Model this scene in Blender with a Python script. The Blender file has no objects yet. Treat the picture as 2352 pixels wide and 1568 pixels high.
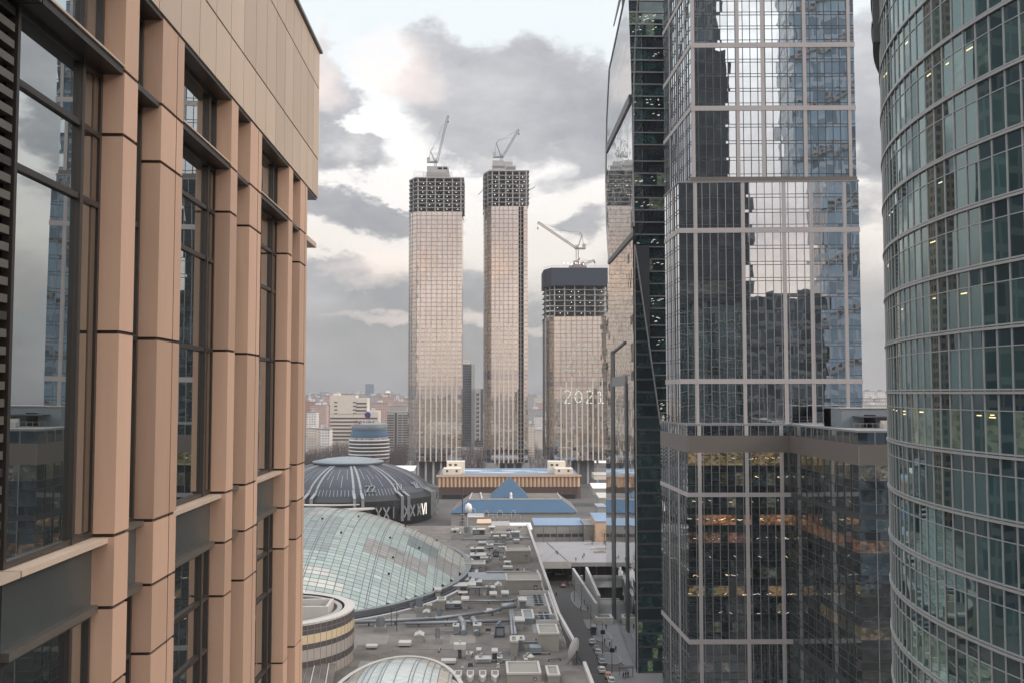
import bpy, bmesh, math, random
from mathutils import Vector
R = math.radians
rnd = random.Random(7)
scene = bpy.context.scene
col = scene.collection

# ------------------------------------------------------------------ camera
PITCH, YAW, FOC = R(3.10), R(1.796), 2200.0       # focal length in pixels of a 2352 px wide print
cam_d = bpy.data.cameras.new("camera"); cam = bpy.data.objects.new("camera", cam_d); col.objects.link(cam)
cam.location = (0, 0, 75); cam.rotation_euler = (R(90) + PITCH, 0, -YAW)
cam_d.sensor_width = 36; cam_d.lens = 36 * FOC / 2352; cam_d.clip_start = 0.3; cam_d.clip_end = 30000
scene.camera = cam
scene.render.resolution_x = 1024; scene.render.resolution_y = 682
scene.view_settings.view_transform = 'Standard'; scene.view_settings.look = 'None'
scene.view_settings.exposure = 0.42; scene.view_settings.gamma = 1
scene.render.engine = 'CYCLES'
scene.cycles.max_bounces = 7; scene.cycles.glossy_bounces = 4; scene.cycles.volume_bounces = 0

SY, CY, SP, CP = math.sin(YAW), math.cos(YAW), math.sin(PITCH), math.cos(PITCH)
def ray(x, y):                                    # direction through a point measured in the 2352 x 1568 print
    u, v = (x - 1176) / FOC, (784 - y) / FOC
    return Vector((SY*CP + u*CY - v*SY*SP, CY*CP - u*SY - v*CY*SP, SP + v*CP))
def at(x, y, Y=None, Z=None, X=None):             # real-world point at a known distance, height or side offset
    d = ray(x, y)
    t = Y / d.y if Y is not None else ((Z - 75) / d.z if Z is not None else X / d.x)
    return Vector((d.x*t, d.y*t, 75 + d.z*t))
def azel(x, y):
    d = ray(x, y).normalized(); return math.atan2(d.x, d.y), math.asin(d.z)

# ------------------------------------------------------------------ node helpers
class NT:
    def __init__(s, tree): s.t = tree; s.n = tree.nodes; s.l = tree.links; s.n.clear()
    def node(s, typ, ins=None, **kw):
        n = s.n.new(typ)
        for k, v in kw.items(): setattr(n, k, v)
        for k, v in (ins or {}).items():
            sock = n.inputs[k]
            if isinstance(v, bpy.types.NodeSocket): s.l.new(v, sock)
            else: sock.default_value = v
        return n
    def m(s, op, a, b=None, c=None, clamp=False):
        ins = {0: a}
        if b is not None: ins[1] = b
        if c is not None: ins[2] = c
        return s.node('ShaderNodeMath', ins, operation=op, use_clamp=clamp).outputs[0]
    def vm(s, op, a, b=None):
        ins = {0: a}
        if b is not None: ins[1] = b
        return s.node('ShaderNodeVectorMath', ins, operation=op).outputs[0]
    def mix(s, f, a, b, blend='MIX'):
        n = s.node('ShaderNodeMix', data_type='RGBA', blend_type=blend)
        for i, v in ((0, f), (6, a), (7, b)):
            if isinstance(v, bpy.types.NodeSocket): s.l.new(v, n.inputs[i])
            else: n.inputs[i].default_value = (v if i == 0 else (*v[:3], 1))
        return n.outputs[2]
    def ramp(s, f, stops, interp='LINEAR'):
        n = s.node('ShaderNodeValToRGB', {0: f}); cr = n.color_ramp; cr.interpolation = interp
        while len(cr.elements) < len(stops): cr.elements.new(0.5)
        for e, (p, c) in zip(cr.elements, stops):
            e.position = p; e.color = (*c, 1) if len(c) == 3 else c
        return n.outputs[0]
    def sm(s, x, lo, hi):                          # smoothstep
        n = s.node('ShaderNodeMapRange', {0: x, 1: lo, 2: hi, 3: 0.0, 4: 1.0}, interpolation_type='SMOOTHSTEP'); return n.outputs[0]
    def noise(s, vec, scale, detail=4, rough=.55, col=False):
        n = s.node('ShaderNodeTexNoise', {'Vector': vec, 'Scale': scale, 'Detail': detail, 'Roughness': rough}); return n.outputs[1 if col else 0]

# ------------------------------------------------------------------ sky
w = bpy.data.worlds.new("World"); scene.world = w; w.use_nodes = True
g = NT(w.node_tree)
SUN_EL, SUN_AZ = R(28), R(106)                     # veiled sun off to the right
sky = g.node('ShaderNodeTexSky', sky_type='NISHITA'); sky.sun_disc = False
sky.sun_elevation = SUN_EL; sky.sun_rotation = SUN_AZ
tc = g.node('ShaderNodeTexCoord').outputs['Generated']
sx = g.node('ShaderNodeSeparateXYZ', {0: tc}); dx, dy, dz = sx.outputs
stretch = g.vm('MULTIPLY', tc, (1, 1, 1.9))
warp = g.vm('SUBTRACT', g.noise(stretch, 6.5, 10, .64, True), (.5, .5, .5))
az = g.m('ADD', g.m('ARCTAN2', dx, dy), g.m('MULTIPLY', g.node('ShaderNodeSeparateXYZ', {0: warp}).outputs[0], .17))
el0 = g.m('ARCSINE', dz)
el = g.m('ADD', el0, g.m('MULTIPLY', g.node('ShaderNodeSeparateXYZ', {0: warp}).outputs[1], .12))
BL = [(1160,235,270,150,1.2),(1040,145,110,70,.9),(1215,150,120,80,1.0),(1345,270,95,160,1.15),(1110,335,150,60,.9),
      (735,225,95,100,1.1),(760,350,150,70,.85),(830,500,200,52,1.0),(1150,420,90,60,.35),(1330,530,110,45,.8),(1330,400,80,50,.5),
      (770,630,150,45,.75),(1020,700,420,75,.9),(1100,810,700,110,1.2),(2010,250,100,190,1.0),(2010,470,90,60,.6),(2010,760,100,140,1.0),
      (560,300,120,140,.8),(1650,250,260,120,.8),(1800,520,260,80,.7),(2400,300,200,160,.8),(100,350,260,130,.9)]
tot = None
for (bx, by, rx, ry, wt) in BL:
    a, e = azel(bx, by)
    u = g.m('DIVIDE', g.m('SUBTRACT', az, a), rx / FOC); v = g.m('DIVIDE', g.m('SUBTRACT', el, e), ry / FOC)
    d2 = g.m('ADD', g.m('MULTIPLY', u, u), g.m('MULTIPLY', v, v))
    b = g.m('MULTIPLY', g.m('SUBTRACT', 1.35, d2, clamp=True), wt)
    tot = b if tot is None else g.m('MAXIMUM', tot, b)
for (bx, by, rx, ry, wt) in [(925,425,75,38,.9),(1085,490,40,70,.6),(1245,480,75,48,.9),(880,605,80,42,.8),(820,300,70,35,.8),(1230,590,60,30,.5),(2005,640,70,70,.7)]:
    a, e = azel(bx, by)                             # bright gaps where the low light breaks through
    u = g.m('DIVIDE', g.m('SUBTRACT', az, a), rx / FOC); v = g.m('DIVIDE', g.m('SUBTRACT', el, e), ry / FOC)
    tot = g.m('SUBTRACT', tot, g.m('MULTIPLY', g.m('SUBTRACT', 1.35, g.m('ADD', g.m('MULTIPLY', u, u), g.m('MULTIPLY', v, v)), clamp=True), wt))
fbm = g.noise(stretch, 3.4, 9, .6); fine = g.noise(stretch, 8.0, 12, .66)
back = g.sm(g.m('MULTIPLY', dy, -1.0), -.25, .1)
wild = g.m('ADD', g.sm(fbm, .42, .60), 0.0)
cover = g.m('ADD', g.m('MULTIPLY', tot, g.m('SUBTRACT', 1.0, back)), g.m('MULTIPLY', wild, back))
mask = g.sm(g.m('ADD', cover, g.m('MULTIPLY', g.m('SUBTRACT', fine, .5), 1.75)), .16, .92)
eln = g.m('MULTIPLY', el, 1 / R(90), clamp=True)
def d_(deg): return deg / 90
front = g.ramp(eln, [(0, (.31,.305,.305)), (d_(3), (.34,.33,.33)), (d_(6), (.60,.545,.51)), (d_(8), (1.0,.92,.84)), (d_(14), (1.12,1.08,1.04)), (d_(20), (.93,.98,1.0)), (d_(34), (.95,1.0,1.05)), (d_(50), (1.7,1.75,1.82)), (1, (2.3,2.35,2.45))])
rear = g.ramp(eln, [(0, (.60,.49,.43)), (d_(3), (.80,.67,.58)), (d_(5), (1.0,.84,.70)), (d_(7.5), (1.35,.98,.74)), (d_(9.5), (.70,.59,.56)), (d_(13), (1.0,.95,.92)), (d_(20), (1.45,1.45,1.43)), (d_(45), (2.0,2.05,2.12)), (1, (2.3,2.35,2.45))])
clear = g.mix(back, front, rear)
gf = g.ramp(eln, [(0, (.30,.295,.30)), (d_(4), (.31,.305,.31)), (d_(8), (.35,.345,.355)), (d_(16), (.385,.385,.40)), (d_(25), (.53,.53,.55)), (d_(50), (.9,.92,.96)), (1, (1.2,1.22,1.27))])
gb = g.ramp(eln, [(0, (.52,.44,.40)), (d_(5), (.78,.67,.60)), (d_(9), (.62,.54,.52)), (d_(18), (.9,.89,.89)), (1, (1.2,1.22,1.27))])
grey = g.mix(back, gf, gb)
shade = g.m('MULTIPLY', g.m('SUBTRACT', g.noise(stretch, 7.0, 6, .55), .5), .55)
grey2 = g.mix(g.sm(g.m('ADD', g.m('MULTIPLY', fbm, .6), g.m('MULTIPLY', fine, .4)), .40, .70), grey, g.vm('MULTIPLY', grey, (1.78, 1.74, 1.70)))
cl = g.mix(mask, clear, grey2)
ahead = g.m('MULTIPLY', g.m('SUBTRACT', 1.0, back), g.m('SUBTRACT', 1.0, g.sm(el0, R(28), R(45))))
cl = g.mix(g.m('MULTIPLY', ahead, 1.0), cl, g.vm('MULTIPLY', cl, (.80, .80, .80)))
pa, pe = azel(930, 185)
def pinkspot(px_, py_, rx, ry):
    a, e = azel(px_, py_)
    u = g.m('DIVIDE', g.m('SUBTRACT', az, a), rx / FOC); v = g.m('DIVIDE', g.m('SUBTRACT', el, e), ry / FOC)
    return g.m('SUBTRACT', 1.0, g.m('ADD', g.m('MULTIPLY', u, u), g.m('MULTIPLY', v, v)), clamp=True)
pk = g.m('MAXIMUM', g.m('MAXIMUM', pinkspot(940, 170, 130, 80), pinkspot(735, 190, 70, 80)), g.m('MAXIMUM', pinkspot(880, 620, 170, 70), pinkspot(1100, 750, 330, 20)))
cl = g.mix(g.m('MULTIPLY', pk, .5), cl, (1.05, .87, .77))
below = g.sm(dz, -.02, 0.0)
cl = g.mix(below, (.25, .24, .24), cl)
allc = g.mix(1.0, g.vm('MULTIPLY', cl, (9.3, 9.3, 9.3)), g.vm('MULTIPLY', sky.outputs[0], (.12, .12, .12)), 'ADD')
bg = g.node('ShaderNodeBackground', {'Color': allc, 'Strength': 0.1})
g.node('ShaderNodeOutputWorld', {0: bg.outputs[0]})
w.cycles.sampling_method = 'MANUAL'; w.cycles.sample_map_resolution = 512

# ------------------------------------------------------------------ sun (veiled by cloud)
sd = bpy.data.lights.new("sun", 'SUN'); sd.energy = 2.0; sd.angle = R(15); sd.color = (1.0, .88, .78)
so = bpy.data.objects.new("sun", sd); col.objects.link(so)
sdir = Vector((math.sin(SUN_AZ)*math.cos(SUN_EL), math.cos(SUN_AZ)*math.cos(SUN_EL), math.sin(SUN_EL)))
so.rotation_euler = sdir.to_track_quat('Z', 'Y').to_euler(); so.location = (0, 0, 400)

# ------------------------------------------------------------------ materials
MAT = {}
def mat(name, c, rough=.7, var=.12, scale=1.2, metal=0, spec=.4, streak=False, coat=0, attr=False, alpha=None, bump=0, orand=0):
    m_ = bpy.data.materials.new(name); m_.use_nodes = True; n = NT(m_.node_tree)
    geo = n.node('ShaderNodeNewGeometry')
    pos = geo.outputs['Position']
    if streak: pos = n.vm('MULTIPLY', pos, (1.6, 1.6, .16))
    nz = n.noise(pos, scale, 6, .65)
    nz2 = n.noise(pos, scale * .13, 3, .5)
    if orand:
        orn = n.m('MULTIPLY', n.m('SUBTRACT', n.node('ShaderNodeObjectInfo').outputs['Random'], .5), orand)
        nz2 = n.m('ADD', nz2, n.m('DIVIDE', orn, 2*var))
    f = n.m('ADD', n.m('MULTIPLY', n.m('SUBTRACT', nz, .5), 2 * var), n.m('ADD', 1.0, n.m('MULTIPLY', n.m('SUBTRACT', nz2, .5), 2 * var)))
    if attr: base = n.node('ShaderNodeAttribute', attribute_name='tone').outputs['Color']
    else:
        base = n.node('ShaderNodeRGB'); base.outputs[0].default_value = (*c, 1); base = base.outputs[0]
    bc = n.vm('SCALE', base); n.l.new(f, bc.node.inputs['Scale'])
    p = n.node('ShaderNodeBsdfPrincipled', {'Base Color': bc, 'Roughness': rough, 'Metallic': metal, 'Specular IOR Level': spec, 'Coat Weight': coat, 'Coat Roughness': .3})
    if bump: n.l.new(n.node('ShaderNodeBump', {'Strength': bump, 'Distance': .05, 'Height': nz}).outputs[0], p.inputs['Normal'])
    n.node('ShaderNodeOutputMaterial', {0: p.outputs[0]})
    MAT[name] = m_; return m_
def glass(name, f0=.25, tint=(.9,.95,.97), wave=.006, wscale=.5, tilt=.004, rough=0.0, clutter=0.0):
    """coated facade glazing: mirror layer over the dim room behind; each pane leans and bows a little"""
    m_ = bpy.data.materials.new(name); m_.use_nodes = True; n = NT(m_.node_tree)
    geo = n.node('ShaderNodeNewGeometry'); pos = geo.outputs['Position']
    tone = n.node('ShaderNodeAttribute', attribute_name='tone').outputs['Color']
    lit = n.node('ShaderNodeAttribute', attribute_name='lit').outputs['Color']
    pr = n.node('ShaderNodeAttribute', attribute_name='pane').outputs['Vector']
    wv = n.vm('SUBTRACT', n.noise(n.vm('ADD', n.vm('MULTIPLY', pos, (1, 1, .35)), n.vm('MULTIPLY', pr, (7, 7, 7))), wscale, 2, .5, True), (.5, .5, .5))
    nn = n.vm('ADD', geo.outputs['Normal'], n.vm('ADD', n.vm('MULTIPLY', wv, (wave,)*3), n.vm('MULTIPLY', n.vm('SUBTRACT', pr, (.5,.5,.5)), (tilt,)*3)))
    nn = n.vm('NORMALIZE', nn)
    cosf = n.node('ShaderNodeLayerWeight', {'Blend': .5, 'Normal': nn}).outputs['Facing']
    fr = n.m('ADD', n.m('MULTIPLY', n.m('POWER', cosf, 4.0), 1 - f0), f0, clamp=True)
    vor = n.node('ShaderNodeTexVoronoi', {'Vector': n.vm('MULTIPLY', pos, (1, 1, 1.6)), 'Scale': 1.7})
    cells = n.node('ShaderNodeSeparateXYZ', {0: vor.outputs['Color']}).outputs[0]
    vor2 = n.node('ShaderNodeTexVoronoi', {'Vector': n.vm('MULTIPLY', pos, (1, 1, 1.3)), 'Scale': .33})
    c2 = n.node('ShaderNodeSeparateXYZ', {0: vor2.outputs['Color']}).outputs[1]
    fac = n.m('ADD', 1 - clutter, n.m('MULTIPLY', n.m('MULTIPLY', cells, c2), clutter * 3.2))
    tb = n.vm('SCALE', tone); n.l.new(fac, tb.node.inputs['Scale'])
    le = n.vm('SCALE', lit); n.l.new(n.m('ADD', .35, n.m('MULTIPLY', n.sm(cells, .2, .75), .9)), le.node.inputs['Scale'])
    p = n.node('ShaderNodeBsdfPrincipled', {'Base Color': tb, 'Roughness': .8, 'Specular IOR Level': 0, 'Emission Color': le, 'Emission Strength': 1.0})
    gl = n.node('ShaderNodeBsdfAnisotropic', {'Color': (*tint, 1), 'Roughness': rough, 'Normal': nn})
    mx = n.node('ShaderNodeMixShader', {0: fr, 1: p.outputs[0], 2: gl.outputs[0]})
    n.node('ShaderNodeOutputMaterial', {0: mx.outputs[0]})
    MAT[name] = m_; return m_
def emis(name, c, s):
    m_ = bpy.data.materials.new(name); m_.use_nodes = True; n = NT(m_.node_tree)
    e = n.node('ShaderNodeEmission', {'Color': (*c, 1), 'Strength': s}); n.node('ShaderNodeOutputMaterial', {0: e.outputs[0]})
    MAT[name] = m_
def winmat(name, wall, win, pu=3.2, pv=3.1, wu=.55, wv=.5, rough=.8):
    """far facade: rows of small windows drawn in the wall material, in metres"""
    m_ = bpy.data.materials.new(name); m_.use_nodes = True; n = NT(m_.node_tree)
    uv = n.node('ShaderNodeUVMap', uv_map='UVMap').outputs[0]
    s = n.node('ShaderNodeSeparateXYZ', {0: uv})
    fu = n.m('FRACT', n.m('DIVIDE', s.outputs[0], pu)); fv = n.m('FRACT', n.m('DIVIDE', s.outputs[1], pv))
    k = n.m('MULTIPLY', n.m('LESS_THAN', n.m('ABSOLUTE', n.m('SUBTRACT', fu, .5)), wu / 2), n.m('LESS_THAN', n.m('ABSOLUTE', n.m('SUBTRACT', fv, .5)), wv / 2))
    nz = n.node('ShaderNodeSeparateXYZ', {0: n.node('ShaderNodeNewGeometry').outputs['True Normal']}).outputs[2]
    k = n.m('MULTIPLY', k, n.m('LESS_THAN', nz, .5))
    wn = n.node('ShaderNodeTexWhiteNoise', {'Vector': n.node('ShaderNodeCombineXYZ', {0: n.m('FLOOR', n.m('DIVIDE', s.outputs[0], pu)), 1: n.m('FLOOR', n.m('DIVIDE', s.outputs[1], pv))}).outputs[0]}).outputs[0]
    geo = n.node('ShaderNodeNewGeometry').outputs['Position']
    wc = n.mix(n.noise(geo, .2, 5), tuple(a*.82 for a in wall), tuple(min(1, a*1.15) for a in wall))
    wi = n.mix(wn, tuple(a*.5 for a in win), tuple(a*1.7 for a in win))
    c = n.mix(k, wc, wi)
    p = n.node('ShaderNodeBsdfPrincipled', {'Base Color': c, 'Roughness': n.m('SUBTRACT', rough, n.m('MULTIPLY', k, .5))})
    n.node('ShaderNodeOutputMaterial', {0: p.outputs[0]})
    MAT[name] = m_

mat('stone', (.52,.338,.242), .55, .10, 5, streak=True, coat=.2, spec=.5, orand=.34)
mat('stone_pale', (.53,.415,.325), .55, .08, 5, streak=True, coat=.2, spec=.5, orand=.22)
mat('joint', (.05,.035,.03), .8)
mat('bronze', (.052,.045,.042), .38, .2, 3, metal=.3, coat=.2)
mat('bronze_lite', (.13,.115,.10), .45, .15, 3, metal=.2, coat=.2)
mat('spandrel_metal', (.075,.085,.085), .33, .15, 2, metal=.2, coat=.4)
mat('jamb', (.105,.075,.055), .5, .12, 2)
mat('concrete', (.33,.325,.32), .85, .18, .5)
mat('concrete_dark', (.17,.17,.175), .9, .2, .3)
mat('cladding', (.33,.305,.30), .55, .08, .8, coat=.1)
mat('cladding_brown', (.115,.10,.09), .5, .06, .6, coat=.2)
mat('alu', (.33,.33,.33), .42, .08, 2, metal=.4)
mat('alu_dark', (.05,.055,.06), .45, .1, 2, metal=.2)
mat('alu_mid', (.19,.19,.195), .45, .1, 2, metal=.2)
mat('black', (.012,.013,.015), .6, .1)
mat('fin_pale', (.50,.44,.38), .6, .06, .2)
mat('screen', (.035,.042,.06), .8, .06, .1)
mat('steel_white', (.24,.245,.26), .5, .06)
mat('steel_red', (.25,.20,.19), .6, .1)
mat('roof', (.122,.108,.096), .92, .75, .22, bump=.2)
mat('roof_grey', (.20,.20,.20), .9, .2, .2)
mat('roof_blue', (.15,.215,.30), .55, .25, .05)
mat('unit', (.27,.26,.245), .65, .14, .6)
mat('unit_pale', (.40,.38,.35), .6, .12, .6)
mat('unit_blue', (.18,.205,.225), .5, .12, .6, metal=.2)
mat('unit_dark', (.05,.055,.065), .6, .15, 1)
mat('block_wall', (.255,.235,.205), .8, .14, .4)
mat('duct', (.235,.25,.265), .4, .15, .8, metal=.4)
mat('asphalt', (.062,.060,.060), .85, .2, .25)
mat('paving', (.15,.15,.152), .85, .18, .4)
mat('deck', (.215,.21,.215), .85, .13, .15)
mat('ground', (.085,.078,.075), .95, .3, .02)
mat('kerb', (.26,.26,.26), .8, .1)
mat('white_paint', (.62,.62,.62), .6, .1)
mat('panel', (1,1,1), .30, .07, .4, attr=True, coat=.2)
mat('rim', (.15,.155,.16), .5, .12, .5)
mat('rim_pale', (.40,.38,.36), .6, .12, .5)
mat('navy', (.010,.015,.026), .45, .2, .1, coat=.1)
mat('stripe', (.20,.21,.22), .5, .1, .3)
mat('blue_roof', (.034,.080,.140), .6, .12, .08)
mat('orange_wall', (.50,.34,.235), .7, .12, .2)
mat('orange_dark', (.12,.085,.07), .8, .1, .2)
mat('cream', (.62,.56,.47), .75, .08, .1)
mat('beige_wall', (.52,.47,.41), .75, .08, .1)
mat('ribbon', (.07,.06,.058), .4, .3, .1)
mat('grey_wall', (.30,.29,.28), .75, .1, .1)
mat('bark', (.05,.042,.038), .9, .2)
mat('twigs', (.085,.068,.066), .95, .25, .2)
mat('tyre', (.02,.02,.02), .8)
mat('car_glass', (.02,.025,.03), .1, 0, spec=.8)
mat('car_white', (.55,.55,.55), .3, .02, coat=.6)
mat('car_red', (.30,.045,.04), .3, .02, coat=.6)
mat('car_black', (.02,.02,.022), .25, .02, coat=.6)
mat('car_silver', (.33,.34,.35), .3, .02, metal=.5, coat=.5)
mat('car_orange', (.45,.20,.10), .3, .02, coat=.6)
mat('coat_dark', (.02,.02,.025), .8)
mat('coat_blue', (.03,.045,.08), .8)
mat('skin', (.35,.22,.16), .6)
mat('white_metal', (.6,.6,.6), .45, .05)
mat('dish', (.50,.49,.46), .6, .05)
mat('letter_red', (.5,.05,.06), .5, 0); mat('letter_white', (.65,.65,.65), .5, 0); mat('disc_blue', (.04,.05,.25), .4, 0)
glass('g_beige', .52, (.88,.93,.93), .008, .35, .006)
glass('g_tower', .52, (.86,.80,.77), .004, .2, .005)
glass('g_central', .60, (.93,.97,1.0), .014, .30, .008, clutter=.9)
glass('g_curved', .17, (.70,.86,.85), .006, .3, .012, clutter=.12)
glass('g_leaf', .55, (.88,.90,.90), .020, .16, .006)
glass('g_teal', .10, (.7,.85,.85), .006, .3, .006, clutter=.45)
glass('g_podium', .16, (.85,.92,.95), .012, .4, .008, clutter=.7)
glass('g_wing', .42, (.85,.9,.9), .010, .25, .006)
glass('g_small', .2, (.8,.85,.9), .01, .3, .01)
emis('lamp_white', (1, .95, .85), 3.0); emis('lamp_dim', (1,.93,.8), 1.0); emis('lamp_warm', (1, .72, .35), 1.6)
emis('led_white', (.9, 1.0, .92), .85); emis('led_green', (.55, .78, .62), .62); mat('tail_red', (.25,.03,.02), .3)
winmat('far_brick', (.34,.20,.165), (.09,.07,.07)); winmat('far_cream', (.56,.50,.44), (.16,.14,.13)); winmat('far_white', (.62,.60,.58), (.2,.19,.19))
winmat('far_grey', (.36,.35,.35), (.10,.10,.11)); winmat('far_pink', (.46,.33,.29), (.13,.1,.1)); winmat('far_dark', (.085,.09,.10), (.03,.035,.04), 3, 3.6, .8, .6, .5)
winmat('far_blue', (.22,.27,.33), (.09,.12,.16), 3, 3.6, .8, .6, .4)
winmat('rear_blue', (.44,.50,.56), (.22,.30,.37), 7, 11, .84, .80, .5); winmat('rear_dark', (.17,.17,.17), (.05,.065,.075), 6, 7.2, .85, .75, .4)
winmat('rear_brown', (.30,.20,.15), (.06,.05,.05), 2.8, 3.8, .6, .6, .6)

# ------------------------------------------------------------------ mesh builder
BAKE = None
class MB:
    def __init__(s): s.v = []; s.f = []; s.a = []; s.smooth = []
    def q(s, *pts, tone=None, lit=None, smooth=False):
        i = len(s.v); s.v += [Vector(p) for p in pts]; s.f.append(tuple(range(i, i + len(pts)))); s.a.append((tone, lit)); s.smooth.append(smooth)
    def prism(s, pts, z0, z1, z1b=None):           # plan polygon, counter-clockwise
        n = len(pts); A = [(p[0], p[1], z0) for p in pts]; B = [(p[0], p[1], z1) for p in pts]
        area = sum(pts[i][0]*pts[(i+1) % n][1] - pts[(i+1) % n][0]*pts[i][1] for i in range(n))
        if area < 0: A.reverse(); B.reverse()
        for i in range(n): s.q(A[i], A[(i+1) % n], B[(i+1) % n], B[i])
        s.q(*B); s.q(*reversed(A))
    def box(s, x0, x1, y0, y1, z0, z1): s.prism([(x0,y0),(x1,y0),(x1,y1),(x0,y1)], z0, z1)
    def bar(s, p, q, wd, h=None):
        p, q = Vector(p), Vector(q); d = (q - p); L = d.length
        if L < 1e-6: return
        d /= L; h = h or wd
        up = Vector((0,0,1)) if abs(d.z) < .95 else Vector((0,1,0))
        a = d.cross(up).normalized() * wd/2; b = a.cross(d).normalized() * h/2
        P = [p-a-b, p+a-b, p+a+b, p-a+b]; Q = [v + d*L for v in P]
        for i in range(4): s.q(P[(i+1) % 4], P[i], Q[i], Q[(i+1) % 4])
        s.q(*P); s.q(*reversed(Q))
    def lathe(s, c, prof, n=24, a0=0, a1=2*math.pi, smooth=True, tone=None):
        full = abs(a1 - a0 - 2*math.pi) < 1e-6
        for k in range(n):
            t0 = a0 + (a1-a0)*k/n; t1 = a0 + (a1-a0)*(k+1)/n
            for (r0, z0), (r1, z1) in zip(prof, prof[1:]):
                P = [(c[0]+r0*math.cos(t0), c[1]+r0*math.sin(t0), z0), (c[0]+r0*math.cos(t1), c[1]+r0*math.sin(t1), z0),
                     (c[0]+r1*math.cos(t1), c[1]+r1*math.sin(t1), z1), (c[0]+r1*math.cos(t0), c[1]+r1*math.sin(t0), z1)]
                if r0 < 1e-5: P = P[1:]
                elif r1 < 1e-5: P = P[:3]
                s.q(*P, smooth=smooth, tone=tone)
    def cyl(s, c, r, z0, z1, n=16, r1=None): s.lathe(c, [(0, z0), (r, z0), (r if r1 is None else r1, z1), (0, z1)], n, smooth=False)
    def tube(s, pts, r, n=8):
        pts = [Vector(p) for p in pts]
        for a, b in zip(pts, pts[1:]):
            d = (b - a).normalized(); up = Vector((0,0,1)) if abs(d.z) < .95 else Vector((0,1,0))
            u = d.cross(up).normalized(); v_ = u.cross(d)
            for k in range(n):
                t0, t1 = 2*math.pi*k/n, 2*math.pi*(k+1)/n
                o0 = (u*math.cos(t0) + v_*math.sin(t0))*r; o1 = (u*math.cos(t1) + v_*math.sin(t1))*r
                s.q(a+o1, a+o0, b+o0, b+o1, smooth=True)
            s.q(*[a + (u*math.cos(2*math.pi*k/n) + v_*math.sin(2*math.pi*k/n))*r for k in range(n)])
            s.q(*[b + (u*math.cos(-2*math.pi*k/n) + v_*math.sin(-2*math.pi*k/n))*r for k in range(n)])
    def mesh(s, name, off):
        me = bpy.data.meshes.new(name)
        if BAKE: s.v = [Vector((v.x*BAKE, v.y*BAKE, 75 + (v.z-75)*BAKE)) for v in s.v]
        me.from_pydata([tuple(v - off) for v in s.v], [], s.f)
        uv = me.uv_layers.new(name='UVMap')
        has = any(a[0] is not None or a[1] is not None for a in s.a)
        if has:
            for nm in ('tone', 'lit', 'pane'): me.color_attributes.new(nm, 'FLOAT_COLOR', 'CORNER')
        me.update(); uv = me.uv_layers['UVMap']
        if has: ct, cl_, cp = (me.color_attributes[nm] for nm in ('tone', 'lit', 'pane'))
        for p, (t, l), smo in zip(me.polygons, s.a, s.smooth):
            nrm = p.normal; p.use_smooth = smo
            if abs(nrm.z) < .9: tg = Vector((-nrm.y, nrm.x, 0)).normalized()
            else: tg = None
            rv = (rnd.random(), rnd.random(), rnd.random(), 1)
            for li in p.loop_indices:
                v = s.v[me.loops[li].vertex_index]
                uv.data[li].uv = (v.dot(tg), v.z) if tg else (v.x, v.y)
                if has:
                    ct.data[li].color = (*(t or (.05,.05,.05)), 1); cl_.data[li].color = (*(l or (0,0,0)), 1); cp.data[li].color = rv
        if any(s.smooth):
            bm = bmesh.new(); bm.from_mesh(me); bmesh.ops.remove_doubles(bm, verts=bm.verts, dist=1e-3); bm.to_mesh(me); bm.free()
        return me
    def build(s, name, material, parent=None):
        off = Vector((0,0,0)); p = parent
        while p is not None: off += p.location; p = p.parent
        me = s.mesh(name, off); me.materials.append(MAT[material] if isinstance(material, str) else material)
        o = bpy.data.objects.new(name, me); col.objects.link(o); o.parent = parent
        return o
def tag(o, label=None, cat=None, group=None, kind=None):
    if label: o['label'] = label
    if cat: o['category'] = cat
    if group: o['group'] = group
    if kind: o['kind'] = kind
    return o
def thing(name, label, cat, loc=(0,0,0), group=None):
    o = bpy.data.objects.new(name, None); col.objects.link(o); o.location = loc; o.empty_display_size = .5
    return tag(o, label, cat, group)
def part(name, m_, parent, fn, label=None):
    b = MB(); fn(b); o = b.build(name, m_, parent)
    if label: o['label'] = label
    return o
def solo(name, mb, material, label, cat, group=None, kind=None):
    xs = [v.x for v in mb.v]; ys = [v.y for v in mb.v]; zs = [v.z for v in mb.v]
    off = Vector(((min(xs)+max(xs))/2, (min(ys)+max(ys))/2, min(zs)))
    me = mb.mesh(name, off); me.materials.append(MAT[material])
    o = bpy.data.objects.new(name, me); col.objects.link(o); o.location = off
    return tag(o, label, cat, group, kind)
def struct(name, mb, material): return solo(name, mb, material, None, None, kind='structure')
def dup(root, loc, rotz=0, label=None, group=None, scale=None):
    r = root.copy(); col.objects.link(r); r.location = loc; r.rotation_euler = (0, 0, rotz)
    if scale: r.scale = scale
    if label: r['label'] = label
    if group: r['group'] = group
    for ch in list(root.children):
        c = ch.copy(); col.objects.link(c); c.parent = r
        for gch in list(ch.children):
            d = gch.copy(); col.objects.link(d); d.parent = c
    return r
def jit(c, a=.25):
    k = 1 + (rnd.random()*2 - 1)*a; return tuple(max(0, x*k*(1 + (rnd.random()-.5)*a*.3)) for x in c)

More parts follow.
